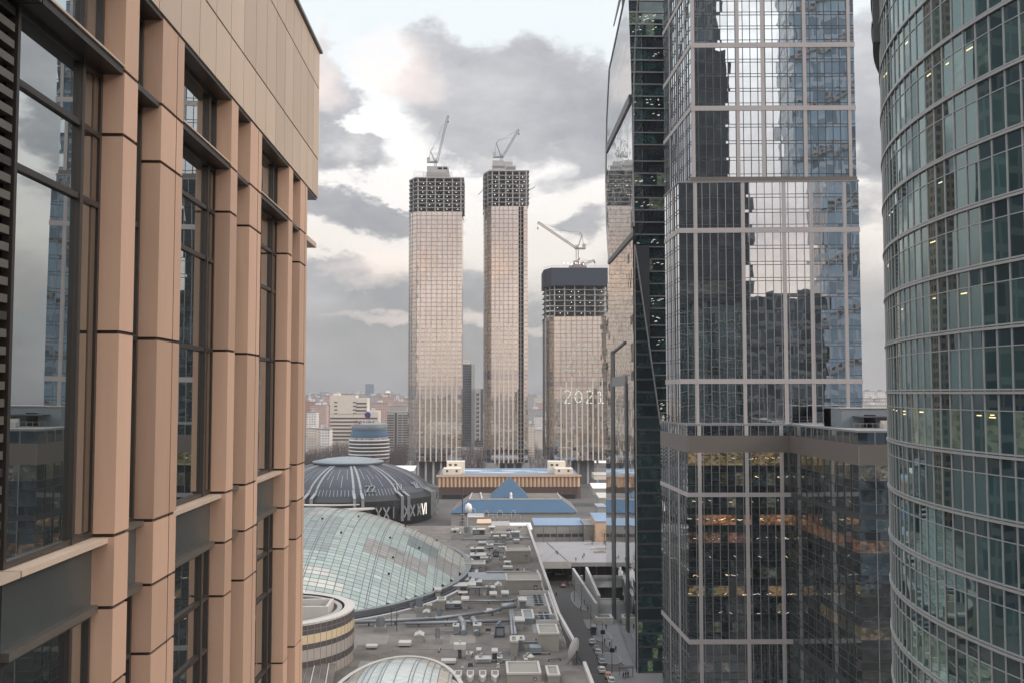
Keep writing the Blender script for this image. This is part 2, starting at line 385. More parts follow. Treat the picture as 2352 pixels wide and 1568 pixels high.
def curtain(root, A, B, z0, z1, fh, pw, gm, tone, nrm, spandrel=.9, litfn=None, cols=(), colw=.8, mull='alu_mid', mw=.12, sp_tone=None, transoms=True, lname='window_band', colmat='cladding', off=0.0):
    """glazed wall from plan point A to B: one window band per storey, each mullion and column its own part"""
    A, B = Vector((A[0], A[1], 0)), Vector((B[0], B[1], 0)); d = B - A; L = d.length; d /= L; nv = Vector((nrm[0], nrm[1], 0)).normalized()
    if d.cross(Vector((0,0,1))).dot(nv) < 0: pass
    flip = d.cross(Vector((0,0,1))).dot(nv) < 0
    n = max(1, round(L / pw)); nf = max(1, round((z1 - z0) / fh)); fh = (z1 - z0) / nf
    def quad(b, s0, s1, za, zb, t, l=None):
        P = [A + d*s0 + Vector((0,0,za)), A + d*s1 + Vector((0,0,za)), A + d*s1 + Vector((0,0,zb)), A + d*s0 + Vector((0,0,zb))]
        if flip: P.reverse()
        b.q(*P, tone=t, lit=l)
    for i in range(nf):
        za = z0 + fh*i; zb = za + fh; b = MB(); rowt = jit(tone, .35)
        for k in range(n):
            s0, s1 = L*k/n, L*(k+1)/n; l = litfn(i, k, n, nf) if litfn else None
            quad(b, s0, s1, za, za + spandrel, sp_tone or tuple(x*.7 for x in rowt))
            quad(b, s0, s1, za + spandrel, zb, jit(rowt, .45), l)
        b.build(lname, gm, root)
        if transoms:
            b = MB()
            for z in (za, za + spandrel): b.bar(A + nv*.03 + Vector((0,0,z)), B + nv*.03 + Vector((0,0,z)), .1, .12)
            b.build('transom', 'alu_dark', root)
    for k in range(1, n):
        p = A + d*(L*k/n) + nv*.06; b = MB(); b.bar(p + Vector((0,0,z0)), p + Vector((0,0,z1)), .14, mw); b.build('mullion', mull, root)
    for s in cols:
        p = A + d*(L*s) + nv*.12; b = MB(); e = d*colw/2; b.prism([tuple((p-e)[:2]), tuple((p+e)[:2]), tuple((p+e-nv*.3)[:2]), tuple((p-e-nv*.3)[:2])], z0, z1); b.build('column', colmat, root)
# ================================================================== the setting
b = MB(); b.lathe((0, 0), [(0, 0), (14000, 0)], 48, smooth=False)
b.f = [f[::-1] for f in b.f] if False else b.f
gnd = struct('ground', b, 'ground')
b = MB(); b.q((16,90,.004),(34.3,90,.004),(34.3,640,.004),(16,640,.004)); struct('road', b, 'asphalt')
b = MB(); b.q((-200,640,.004),(200,640,.004),(200,664,.004),(-200,664,.004)); struct('cross_road', b, 'asphalt')
b = MB()
for y in (205, 222, 239, 292, 309, 326, 343): b.q((25.2,y,.008),(25.45,y,.008),(25.45,y+9,.008),(25.2,y+9,.008))
b.q((24.9,272,.008),(25.15,272,.008),(25.15,291,.008),(24.9,291,.008))
struct('road_marking', b, 'white_paint')
b = MB(); b.prism([(34.3,90),(70,90),(70,262),(34.3,262)], 0, .14); struct('pavement', b, 'paving')
b = MB(); b.prism([(40,262),(70,262),(70,378),(44,378),(36,300)], 0, .14); b.f; struct('pavement', b, 'paving')

def arc(cx, cy, r, a0, a1, n=10, ry=None): return [(cx + r*math.cos(R(a0+(a1-a0)*k/n)), cy + (ry or r)*math.sin(R(a0+(a1-a0)*k/n))) for k in range(n+1)]
for i, (cx, cy, rx, ry) in enumerate([(37.3, 300, 2.6, 7), (36.0, 352, 3.0, 16), (36.6, 275, 2.6, 6)]):
    b = MB(); b.prism(arc(cx, cy, rx, 0, 350, 24, ry), 0, .16); struct('traffic_island', b, 'paving')
    b = MB(); pts = arc(cx, cy, rx+.12, 0, 360, 24, ry+.12)
    for p, q in zip(pts, pts[1:]): b.bar((*p, .09), (*q, .09), .22, .2)
    struct('kerb', b, 'kerb')
b = MB(); b.bar((34.3, 90, .1), (34.3, 262, .1), .25, .22); struct('kerb', b, 'kerb')

# ================================================================== beige stone building on the left
BX = -7.0; BAKE = .6                                    # facade unit lengths below are in modules of 0.6 m
beige = thing('stone_office_building', 'beige stone clad building with tall dark windows filling the left edge of the view', 'building', (-12, 14.4, 0))
def z_(h): return 75 + h
piers = [(18.67, 19.40), (20.84, 22.35), (26.62, 27.34), (28.82, 30.30), (34.60, 35.32), (36.80, 38.25)]
first = (10.7, 12.2)
JO = [8.25, 6.3, 5.03, 1.18, -2.70, -4.06, -5.50, -9.50, -13.2, -14.6, -18.0, -22, -30, -40, -50, -60, -75, -90, -105, -125]
def pier(y0, y1, top=8.25, x0=-7.55, x1=BX):
    for a, c in zip(JO, JO[1:]):
            b = MB(); b.box(x0, x1, y0, y1, z_(c) + .035, z_(a) - .035); o = b.build('pier_block', 'stone', beige)
    b = MB(); b.box(x0, x1-.045, y0+.045, y1-.045, z_(-125), z_(top)); b.build('pier_core', 'joint', beige)
for p in piers: pier(*p)
for (y0, y1) in piers:
    if y1 - y0 > 1: part('panel_joint', 'joint', beige, lambda b: b.box(BX-.01, BX+.006, (y0+y1)/2+.25, (y0+y1)/2+.268, z_(-60), z_(8.2)))
# parapet / attic slabs
ys = [6.0, 8.9, 11.8, 14.7, 17.6, 20.5, 22.0, 23.45, 24.9, 26.35, 27.8, 29.25, 30.7, 32.15, 33.6, 35.05, 36.5, 37.95, 39.3, 40.6]
zs = [8.25, 9.9, 12.95, 14.55]
for za, zb in zip(zs, zs[1:]):
    for ya, yb in zip(ys, ys[1:]):
        b = MB(); b.box(-7.35, BX+.02, ya+.018, yb-.018, z_(za)+.03, z_(zb)-.03); b.build('attic_slab', 'stone_pale', beige)
part('attic_backing', 'joint', beige, lambda b: b.box(-12, BX-.03, 6.02, 40.55, z_(8.27), z_(14.5)))
part('coping', 'alu_mid', beige, lambda b: b.box(-12.3, BX+.13, 5.9, 40.75, z_(14.57), z_(14.68)))
part('soffit', 'bronze', beige, lambda b: b.box(-12.2, BX-.02, 6.0, 40.5, z_(8.17), z_(8.26)))
part('end_wall', 'bronze_lite', beige, lambda b: b.box(-20, -7.9, 38.25, 38.5, z_(-125), z_(8.2)))
part('building_core', 'joint', beige, lambda b: b.box(-25, -8.3, 6.0, 38.2, z_(-125), z_(8.1)))
part('corner_ledge', 'stone_pale', beige, lambda b: b.box(-9.6, BX+.02, 38.25, 40.3, z_(6.1), z_(6.3)))
part('corner_window', 'bronze', beige, lambda b: b.box(-9.0, BX-.35, 38.27, 39.8, z_(6.32), z_(8.14)))
# beam (ledge) over the tall windows and the strings at the storey line
bays = [(15.25, 18.67), (22.35, 26.62), (30.30, 34.60)]
slots = [(19.40, 20.84), (27.34, 28.82), (35.32, 36.80)]
GX = -7.48
def window(y0, y1, za, zb, trans=(), mulls=(), jamb=.0, gx=GX, louvre=False):
    f = part('window_frame', 'bronze', beige, lambda b: [b.box(gx-.1, gx+.07, y0, y0+.09, z_(za), z_(zb)), b.box(gx-.1, gx+.07, y1-.09, y1, z_(za), z_(zb)),
        b.box(gx-.1, gx+.068, y0+.09, y1-.09, z_(za), z_(za)+.1), b.box(gx-.1, gx+.068, y0+.09, y1-.09, z_(zb)-.1, z_(zb))]
        + [b.box(gx-.1, gx+.066, y0+.09, y1-.09, z_(t)-.055, z_(t)+.055) for t in trans] + [b.box(gx-.1, gx+.09, m-.06, m+.06, z_(za), z_(zb)) for m in mulls])
    zz = [za] + list(trans) + [zb]; yy = [y0+.05] + list(mulls) + [y1-.05]
    b = MB()
    for a, c in zip(sorted(zz), sorted(zz)[1:]):
        for p, q in zip(yy, yy[1:]):
            b.q((gx, q, z_(a)), (gx, p, z_(a)), (gx, p, z_(c)), (gx, q, z_(c)), tone=(.022,.022,.02)) if False else b.q((gx, p, z_(a)), (gx, q, z_(a)), (gx, q, z_(c)), (gx, p, z_(c)), tone=(.022,.023,.021))
    b.build('window_glass', 'g_beige', f)
for (y0, y1) in bays:
    part('lintel_beam', 'bronze', beige, lambda b: b.box(-7.9, BX-.03, y0, y1, z_(6.22), z_(6.36)))
    part('beam_cap', 'stone_pale', beige, lambda b: b.box(-7.5, BX+.01, y0+.01, y1-.01, z_(6.36), z_(6.40)))
    near = y0 < 16
    m = [17.75] if near else [y1-.75]
    window(y0, y1, 6.4, 8.17, mulls=m)
    window(y0, y1, -2.72, 6.22, trans=(1.18, 3.62, 4.98) if not near else (3.62, 4.98), mulls=m)
    part('sill', 'stone_pale', beige, lambda b: b.box(-7.55, BX-.12, y0+.005, y1-.005, z_(-2.84), z_(-2.74)))
    part('spandrel', 'spandrel_metal', beige, lambda b: [b.box(-7.7, -7.42, y0, y1, z_(-4.0), z_(-2.84))])
    part('spandrel_rail', 'bronze_lite', beige, lambda b: b.box(-7.6, -7.28, y0, y1, z_(-4.14), z_(-4.0)))
    window(y0, y1, -13.2, -4.14, trans=(-9.5, -6.9, -5.5), mulls=m)
    part('sill', 'stone_pale', beige, lambda b: b.box(-7.55, BX-.12, y0+.005, y1-.005, z_(-13.32), z_(-13.22)))
    window(y0, y1, -40, -14.6, trans=(-32, -24, -19), mulls=m)
    part('jamb_panel', 'jamb', beige, lambda b: b.box(-7.52, -7.46, y1-.30, y1-.1, z_(-2.6), z_(6.2)))
for (y0, y1) in slots:
    part('slot_beam', 'bronze', beige, lambda b: b.box(-7.9, BX-.05, y0, y1, z_(6.22), z_(6.34)))
    window(y0, y1, 6.34, 8.17); window(y0, y1, -2.72, 6.22, trans=(1.18, 3.62))
    part('spandrel', 'spandrel_metal', beige, lambda b: b.box(-7.7, -7.36, y0, y1, z_(-4.0), z_(-2.8)))
    part('spandrel_rail', 'bronze_lite', beige, lambda b: b.box(-7.6, -7.2, y0, y1, z_(-4.14), z_(-4.0)))
    part('spandrel_rail', 'bronze_lite', beige, lambda b: b.box(-7.6, -7.2, y0, y1, z_(-2.8), z_(-2.70)))
    window(y0, y1, -13.2, -4.14, trans=(-9.5, -5.5)); window(y0, y1, -40, -13.4, trans=(-24,))
# louvred strip at the near end of the facade
for i in range(46):
    zz = 6.0 - i * .27
    part('louvre', 'bronze_lite' if i % 9 else 'bronze', beige, lambda b: b.box(-7.62, -7.44, 8.0, 15.2, z_(zz), z_(zz)+.13))
part('sill', 'stone_pale', beige, lambda b: b.box(-7.55, BX-.12, 8.0, 15.2, z_(-2.84), z_(-2.74)))
part('spandrel', 'spandrel_metal', beige, lambda b: b.box(-7.7, -7.42, 8.0, 15.2, z_(-7.0), z_(-2.84)))
part('lintel_beam', 'bronze', beige, lambda b: b.box(-7.9, BX-.03, 8.0, 15.2, z_(6.22), z_(6.36)))
window(8.0, 15.2, -16, -7.0)
part('stone_return', 'stone', beige, lambda b: b.box(-7.6, BX, 6.0, 8.0, z_(-125), z_(8.1)))

BAKE = None
# ================================================================== curved glass tower on the right
CX, CYY, CR = 77.0, 63.0, 46.0
curv = thing('curved_glass_tower', 'curved teal glass office tower with pale horizontal bands at the right edge', 'tower', (CX-10, CYY, 0))
def cp(phi, r=CR, z=0): return (CX - r*math.cos(phi), CYY + r*math.sin(phi), z)
FH = 3.9; K0, K1 = -19, 30; P0, P1, PN = R(-42), R(84), 76
def clit(k, j, y):
    l = None
    return l
for k in range(K0, K1):
    za = 75 + FH*k; b = MB(); vis = k > -9
    for j in range(PN):
        a0, a1 = P0 + (P1-P0)*j/PN, P0 + (P1-P0)*(j+1)/PN
        t = jit((.020,.042,.044), .5)
        l = None
        if k == -1 and 16 < j < 30 and rnd.random() < .6: l = (.045,.047,.025)
        if k in (-6,-5) and 16 < j < 34 and rnd.random() < .5: l = (.035,.045,.028)
        if k in (1, 5) and j < 24 and rnd.random() < .4: l = (.022,.03,.02)
        b.q(cp(a0, z=za+.18), cp(a1, z=za+.18), cp(a1, z=za+2.85), cp(a0, z=za+2.85), tone=t, lit=l)
        b.q(cp(a0, z=za+2.85), cp(a1, z=za+2.85), cp(a1, z=za+FH-.0), cp(a0, z=za+FH), tone=jit((.012,.022,.03), .3))
    for i in range(len(b.f)): pass
    b.f = [f[::-1] for f in b.f]
    wb = b.build('window_band', 'g_curved', curv)
    b = MB()
    for j in range(PN):
        a0, a1 = P0 + (P1-P0)*j/PN, P0 + (P1-P0)*(j+1)/PN
        for (r0, r1, z0, z1) in ((CR-.05, CR+.16, za-.02, za+.14), (CR-.05, CR+.10, za+.20, za+.30)):
            b.prism([cp(a0, r0)[:2], cp(a1, r0)[:2], cp(a1, r1)[:2], cp(a0, r1)[:2]], z0, z1)
    b.build('floor_band', 'alu', curv)
    b = MB()
    for j in range(PN):
        a0, a1 = P0 + (P1-P0)*j/PN, P0 + (P1-P0)*(j+1)/PN
        b.prism([cp(a0, CR-.05)[:2], cp(a1, CR-.05)[:2], cp(a1, CR+.05)[:2], cp(a0, CR+.05)[:2]], za+2.82, za+2.88)
    b.build('transom', 'alu', curv)
    if k == -1 or k in (5, 1, 3, 6, 2):                          # ceiling lamps glimpsed through the glass
        for j in range(3 if k != -1 else 12):
            jj = rnd.randint(20, 36) if k != -1 else rnd.randint(14, 34); aa = P0 + (P1-P0)*(jj+.5)/PN
            b = MB(); p = cp(aa, CR+.012, za + 2.35 + rnd.random()*.3); tv = Vector((math.sin(aa), math.cos(aa), 0))*rnd.uniform(.12,.4)
            p = Vector(p); b.bar(p - tv, p + tv, .02, .06); b.build('ceiling_light', 'lamp_warm' if k != 3 else 'lamp_dim', wb)
for j in range(1, PN):
    a = P0 + (P1-P0)*j/PN; b = MB(); b.bar(cp(a, CR+.03, 0), cp(a, CR+.03, 75+FH*K1), .075, .10); b.build('mullion', 'alu', curv)
part('building_core', 'alu_dark', curv, lambda b: b.prism([cp(P0+(P1-P0)*j/40, CR-.5)[:2] for j in range(41)] + [(73, 108.5), (71, 64), (48, 30)], 0, 75+FH*K1))
b = MB()
for j in range(40):
    a0, a1 = R(20) + R(66)*j/40, R(20) + R(66)*(j+1)/40
    b.prism([cp(a0, CR-.2)[:2], cp(a1, CR-.2)[:2], cp(a1, CR+.6)[:2], cp(a0, CR+.6)[:2]], 75+29.8, 75+117)
b.build('plant_screen', 'alu_dark', curv)
for z in (31.5, 34, 36.5):
    part('screen_rail', 'alu_mid', curv, lambda b: [b.bar(cp(R(20)+R(66)*j/30, CR+.65, 75+z), cp(R(20)+R(66)*(j+1)/30, CR+.65, 75+z), .12, .15) for j in range(30)])

# ================================================================== grey grid tower in the middle right
cen = thing('grid_glass_tower', 'tall glass tower with pinkish grey frame grid and mirrored sky, centre right', 'tower', (62, 225, 0))
UA, UB = at(1588, 300, Y=215), at(1965, 300, Y=213.3)
LA, LB = at(1561, 700, Y=213.6), at(1977, 700, Y=210.8)
def far_left(A, vpx=1078, px=1527, py=500):
    s = (vpx - 1107) / 2200; d = ray(px, py); k = d.x / d.y; t = (A.x - k*A.y) / (k - s); return Vector((A.x + s*t, A.y + t, 0))
UF, LF = far_left(UA), far_left(LA)
zU0 = at(1700, 418, Y=214).z; zL0 = at(1700, 975, Y=213).z; zTop = 75 + 110
ZB = [at(1700, y, Y=214).z for y in (103, 248)]
ZL = [at(1700, y, Y=213).z for y in (530, 875)]
TONE = (.022,.030,.035)
def clit(i, k, n, nf):
    r_ = rnd.random()
    return (.05,.045,.03) if (i in (5,) and r_ < .5) else ((.02,.022,.018) if r_ < .08 else None)
def segs(z0, z1, cuts, gap=.75):
    out = []; a = z0
    for c in cuts: out.append((a, c - gap)); a = c + gap*.0
    out.append((a, z1)); return out
def bandring(root, pts, z0, z1, m_, pr=.18, name='cladding_band'):
    b = MB()
    for P, Q in zip(pts, pts[1:]):
        d = (Q - P); d.z = 0; d.normalize(); nv = Vector((d.y, -d.x, 0))
        b.prism([tuple((P - d*.12 + nv*pr)[:2]), tuple((Q + d*.12 + nv*pr)[:2]), tuple((Q - nv*.4)[:2]), tuple((P - nv*.4)[:2])], z0, z1)
    b.build(name, m_, root)
nF = (-.047, -1); nL = (-1, -.02)
# upper shaft
cuts = sorted(ZB + [ZB[0] + 14.2, ZB[0] + 28.5])
prev = zU0 + 1.2
for c in cuts + [zTop]:
    curtain(cen, UA, UB, prev, c - (.55 if c != zTop else 0), 3.6, 1.68, 'g_central', TONE, nF, spandrel=.7, cols=(.012, .285, .44, .695, .965), colw=.85, mull='alu_dark', mw=.15, sp_tone=(.05,.055,.06))
    curtain(cen, UF, UA, prev, c - (.55 if c != zTop else 0), 3.6, 2.2, 'g_central', (.05,.055,.06), nL, spandrel=.7, cols=(.25, .55, .8), colw=.7, mull='alu_dark')
    if c != zTop: bandring(cen, [UF, UA, UB], c - .55, c + .55, 'cladding'); prev = c + .55
bandring(cen, [UF, UA, UB], zU0 - .2, zU0 + 1.2, 'cladding_brown')
# lower shaft
prev = zL0 - 3
for c in sorted(ZL) + [zU0 - .5]:
    last = c == zU0 - .5
    curtain(cen, LA, LB, prev, c - (.55 if not last else 0), 3.65, 1.75, 'g_central', TONE, nF, spandrel=.75, litfn=clit, cols=(.092, .357, .585, .735, .92), colw=.85, sp_tone=(.035,.038,.045))
    curtain(cen, LF, LA, prev, c - (.55 if not last else 0), 3.65, 2.2, 'g_central', (.07,.068,.066), nL, spandrel=.75, cols=(.3, .62), colw=.6, mull='alu_dark')
    if not last: bandring(cen, [LF, LA, LB], c - .55, c + .55, 'cladding'); prev = c + .55
bandring(cen, [LF, LA, LB], zU0 - .5, zU0 - .15, 'alu_mid')
part('building_core', 'alu_dark', cen, lambda b: (b.prism([(UA.x+.5, UA.y+.5), (UB.x-.3, UB.y+.4), (UB.x-.3, UB.y+36), (UF.x+.6, UF.y+3)], zU0-1, zTop), b.prism([(LA.x+.5, LA.y+.5), (LB.x-.3, LB.y+.4), (LB.x-.3, LB.y+36), (LF.x+.6, LF.y+3)], 0, zU0-.6)))
part('side_wall', 'alu_mid', cen, lambda b: (b.prism([(UB.x, UB.y), (UB.x+.3, UB.y+38), (UB.x-.2, UB.y+38), (UB.x-.3, UB.y+.2)], zU0, zTop), b.prism([(LB.x, LB.y), (LB.x+.3, LB.y+38), (LB.x-.2, LB.y+38), (LB.x-.3, LB.y+.2)], 60, zU0)))
# podium wing below
pod = thing('glass_podium_block', 'wide lower glass block with brown band and lit offices, foot of the grid tower', 'office block', (60, 200, 0))
PA = at(1580, 1100, Y=203.4); PB = at(1816, 1100, Y=203.0); PC = at(1972, 1100, Y=166.5); PD = Vector((PC.x + 30, 165.8, 0)); PF = far_left(PA, 1060, 1519, 1200)
zt = 75 - 6.8; zb0, zb1 = 75 - 12.5, 75 - 8.9; zc1, zc2 = 75 - 21.4, 75 - 52.1
def plit(i, k, n, nf):
    # floors counted upward inside each zone; chosen storeys are lit warm like an evening office
    return None
def zone(A, B, nrm, pw, cols, z0, z1, litrows, tone=(.024,.030,.030), mull='alu_mid', gm='g_podium'):
    if cols == () and nrm[0] == -1: gm, mull = 'g_wing', 'alu_dark'
    nfl = max(1, round((z1 - z0)/3.9))
    def lf(i, k, n, nf):
        if i in litrows:
            c, pr, span = litrows[i]
            f = k / n
            if span[0] <= f <= span[1] and rnd.random() < pr: return jit(c, .5)
        return (.012,.012,.009) if rnd.random() < .12 else None
    curtain(pod, A, B, z0, z1, 3.9, pw, gm, tone, nrm, spandrel=1.5, litfn=lf, cols=cols, colw=.8, sp_tone=(.022,.024,.026), mull=mull, colmat='cladding')
YEL, ORG, RED, DIM, GRN = (.10,.07,.033), (.17,.08,.036), (.09,.042,.027), (.05,.043,.032), (.045,.047,.038)
up = {1: (YEL, .9, (0, .9)), 0: (DIM, .2, (0, 1))}
mid = {7: (DIM, .1, (0,1)), 6: (ORG, .85, (0, .95)), 5: (RED, .75, (0, .6)), 3: (GRN, .4, (.4, 1)), 2: (YEL, .65, (0, 1)), 1: (DIM, .1, (0, 1)), 0: (DIM, .12, (.2, .6))}
low = {4: (DIM, .5, (0, .45)), 3: (DIM, .5, (.2, .9)), 2: (DIM, .25, (0, 1))}
for (A, B, nrm, pw, cols, wide) in ((PA, PB, nF, 1.72, (.115, .575, .915), 1), (PB, PC, (-1, 0), 3.4, (), .45), (PC, PD, nF, 2.9, (), .7), (PF, PA, nL, 2.6, (.35, .7), 0)):
    def scale(dct): return {k_: (tuple(x*(.55 if wide < 1 else 1) for x in v[0]), v[1]*(1 if wide else 0.0)*(1 if wide == 1 else .8), v[2]) for k_, v in dct.items()}
    gmx = 'g_wing' if wide == .45 else 'g_podium'
    curtain(pod, A, B, zb1, zt, 2.1, pw, gmx, (.03,.035,.04), nrm, spandrel=.1, cols=cols, colw=.8, colmat='cladding', transoms=False)
    zone(A, B, nrm, pw, cols, zc1 + .45, zb0, scale(up)); zone(A, B, nrm, pw, cols, zc2 + .5, zc1 - .45, scale(mid)); zone(A, B, nrm, pw, cols, .2, zc2 - .5, scale(low))
for (zz_, prb) in ((zb0-3.9*1+2.9, 8), (zb0-7.8+2.9, 6)) + tuple((zc1-.45-3.9*k+3.3, n_) for k, n_ in ((1,6),(2,14),(3,10),(4,6),(5,8),(6,12),(7,5))):
    for _ in range(prb):
        x = PA.x + (PB.x-PA.x)*rnd.random(); w_ = rnd.uniform(.12,.5); yy = PA.y + (PB.y-PA.y)*((x-PA.x)/(PB.x-PA.x)) - .03
        part('ceiling_light', rnd.choice(['lamp_warm','lamp_dim','lamp_dim']), pod, lambda b: b.bar((x-w_, yy, zz_-rnd.random()*.5), (x+w_, yy, zz_-rnd.random()*.5), .03, .06))
bandring(pod, [PF, PA, PB, PC, PD], zb0, zb1, 'cladding_brown', .05); bandring(pod, [PF, PA, PB, PC, PD], zt, zt + .35, 'alu_mid', .12, 'roof_edge')
bandring(pod, [PF, PA, PB], zc1 - .45, zc1 + .45, 'cladding'); bandring(pod, [PF, PA, PB], zc2 - .5, zc2 + .5, 'cladding')
for z in (zc1, zc2): bandring(pod, [PB, PC, PD], z - .5, z + .5, 'alu_dark', .02)
part('roof', 'roof_grey', pod, lambda b: b.prism([(PF.x+.5, PF.y), (PA.x+.5, PA.y+.5), (PB.x+.4, PB.y+.5), (PC.x+.5, PC.y+.5), (PD.x, PD.y+.5), (PD.x, 245), (60, 245), (PF.x+.6, PF.y+1)], 0, zt+.02))
rh = thing('rooftop_plant_house', 'grey metal plant house with dark opening on the low glass block roof', 'plant house', (76, 190, zt))
h0 = at(1934, 985, Y=190); h1 = at(2062, 985, Y=190); hz = at(1934, 938, Y=190).z
part('wall', 'unit_blue', rh, lambda b: (b.box(h0.x, at(1985,985,Y=190).x, 190, 200, zt, hz), b.box(at(1985,985,Y=190).x, at(2012,985,Y=190).x, 190, 200, hz-1.2, hz), b.box(at(2012,985,Y=190).x, h1.x+5, 190, 200, zt, hz), b.box(h0.x, h1.x+5, 196, 200, zt, hz-.05)))
part('canopy', 'unit_dark', rh, lambda b: b.box(at(1972,985,Y=187).x, h1.x+5, 186.5, 190, zt+2.1, zt+2.35))
part('roof_lip', 'unit', rh, lambda b: b.box(h0.x-.1, h1.x+5, 189.85, 200.1, hz, hz+.16))
rl = thing('terrace_railing', 'pale terrace railing beside the grey plant house', 'railing', (74, 180, zt))
for k in range(12): part('post', 'alu', rl, lambda b: b.box(70.5+k*1.2, 70.56+k*1.2, 180, 180.06, zt, zt+1.1))
part('rail', 'alu', rl, lambda b: b.box(70.4, 84, 179.98, 180.08, zt+1.1, zt+1.16)); 
b = MB(); b.box(77, 86, 182, 183, zt, zt+1.0); b.box(77, 86, 183, 183.6, zt, zt+1.6); solo('rooftop_bench', b, 'unit_pale', 'pale low bench block on the terrace in front of the plant house', 'bench')

# ================================================================== leaf-shaped mirrored tower with dark stack
leaf = thing('leaf_shaped_tower', 'dark teal tower with a curved mirrored side facing the street, left of the grid tower', 'tower', (50, 290, 0))
Np, Fp = Vector((41.9, 262, 0)), Vector((45.9, 345, 0)); dl = (Fp - Np); Ll = dl.length; dl = dl / Ll; nl = Vector((-dl.y, dl.x, 0))
def onleaf(x, y):
    d = ray(x, y); o = Vector((0,0,75)); t = (Np - Vector((0,0,0))).dot(nl) / d.dot(nl); p = o + d*t; return ((p - Np).dot(dl), p.z)
def interp(tab, y):
    if y <= tab[0][0]: return tab[0][1]
    for (a, b_), (c, d) in zip(tab, tab[1:]):
        if y <= c: return b_ + (d - b_)*(y - a)/(c - a)
    return tab[-1][1]
farE = [(z, s) for s, z in sorted((onleaf(x, y) for x, y in [(1470,-160),(1440,-70),(1425,0),(1412,60),(1401,160),(1395,280),(1393,420),(1395,520),(1400,600)]), key=lambda t: t[1])]
nearE = [(z, s) for s, z in sorted((onleaf(x, y) for x, y in [(1475,-160),(1471,-70),(1468,0),(1461,130),(1458,250),(1457,400),(1459,520),(1463,600)]), key=lambda t: t[1])]
zlo = onleaf(1400, 603)[1]
def leafgrid(b, zfun0, rows, cols_, z0, z1, s0f, s1f, off):
    for i in range(rows):
        za, zb_ = z0 + (z1-z0)*i/rows, z0 + (z1-z0)*(i+1)/rows
        for j in range(cols_):
            u0, u1 = j/cols_, (j+1)/cols_
            def P(u, z):
                s = s0f(z) + (s1f(z) - s0f(z))*u; p = Np + dl*s + nl*off; return (p.x, p.y, z)
            b.q(P(u1, za), P(u0, za), P(u0, zb_), P(u1, zb_), tone=(.03,.04,.045))
# upper leaf: from the lower groove to above the frame
s_top = onleaf(1440, -70)[1]
def near_u(z): return max(0, interp(nearE, z)) if z > 75 + 40 else 0
def far_u(z): return interp(farE, z)
g1a, g1b = onleaf(1395, 345), onleaf(1450, 228)      # upper groove ends
g2a, g2b = onleaf(1400, 603), onleaf(1460, 535)
b = MB(); leafgrid(b, None, 46, 12, 75 + 40, s_top, lambda z: near_u(z) - .1, far_u, .25); b.build('mirror_skin', 'g_leaf', leaf)
b = MB(); leafgrid(b, None, 44, 10, .5, 75 + 40, lambda z: 0, lambda z: onleaf(1393.5, 903 - (z-75)*2200/330)[0] if z > 8 else 80, .22); b.build('mirror_skin', 'g_leaf', leaf)
def lp(s, z, o=.45): p = Np + dl*s + nl*o; return Vector((p.x, p.y, z))
for (a, c, wd) in ((g1a, g1b, 2.6), (g2a, g2b, 1.5)):
    part('dark_groove', 'alu_dark', leaf, lambda b: b.bar(lp(*a), lp(*c), .5, wd))
for xx, y0, y1, wx in ((1410, 805, 1420, 5), (1441, 880, 1440, 3)):
    a, c = onleaf(xx, y0), onleaf(xx, y1); a2 = onleaf(xx + wx, y0)
    part('dark_groove', 'alu_dark', leaf, lambda b: b.bar(lp(a[0], a[1]), lp(a[0], c[1]), .3, abs(a[0]-a2[0])))
a, c = onleaf(1407, 812), onleaf(1438, 800); part('dark_groove', 'alu_dark', leaf, lambda b: b.bar(lp(*a), lp(c[0], a[1]+1.5), .4, .6))
a, c = onleaf(1408, 877), onleaf(1440, 872); part('recess_panel', 'alu_mid', leaf, lambda b: b.bar(lp(*a), lp(c[0], a[1]), .4, 3))
# edge trims
for tab, o in ((nearE, .35), (farE, .35)):
    tt = [(z, s) for z, s in tab if z >= 75+38]
    part('edge_trim', 'alu', leaf, lambda b: [b.bar(lp(s, z, o), lp(s2, z2, o), .35) for (z, s), (z2, s2) in zip(tt, tt[1:])])
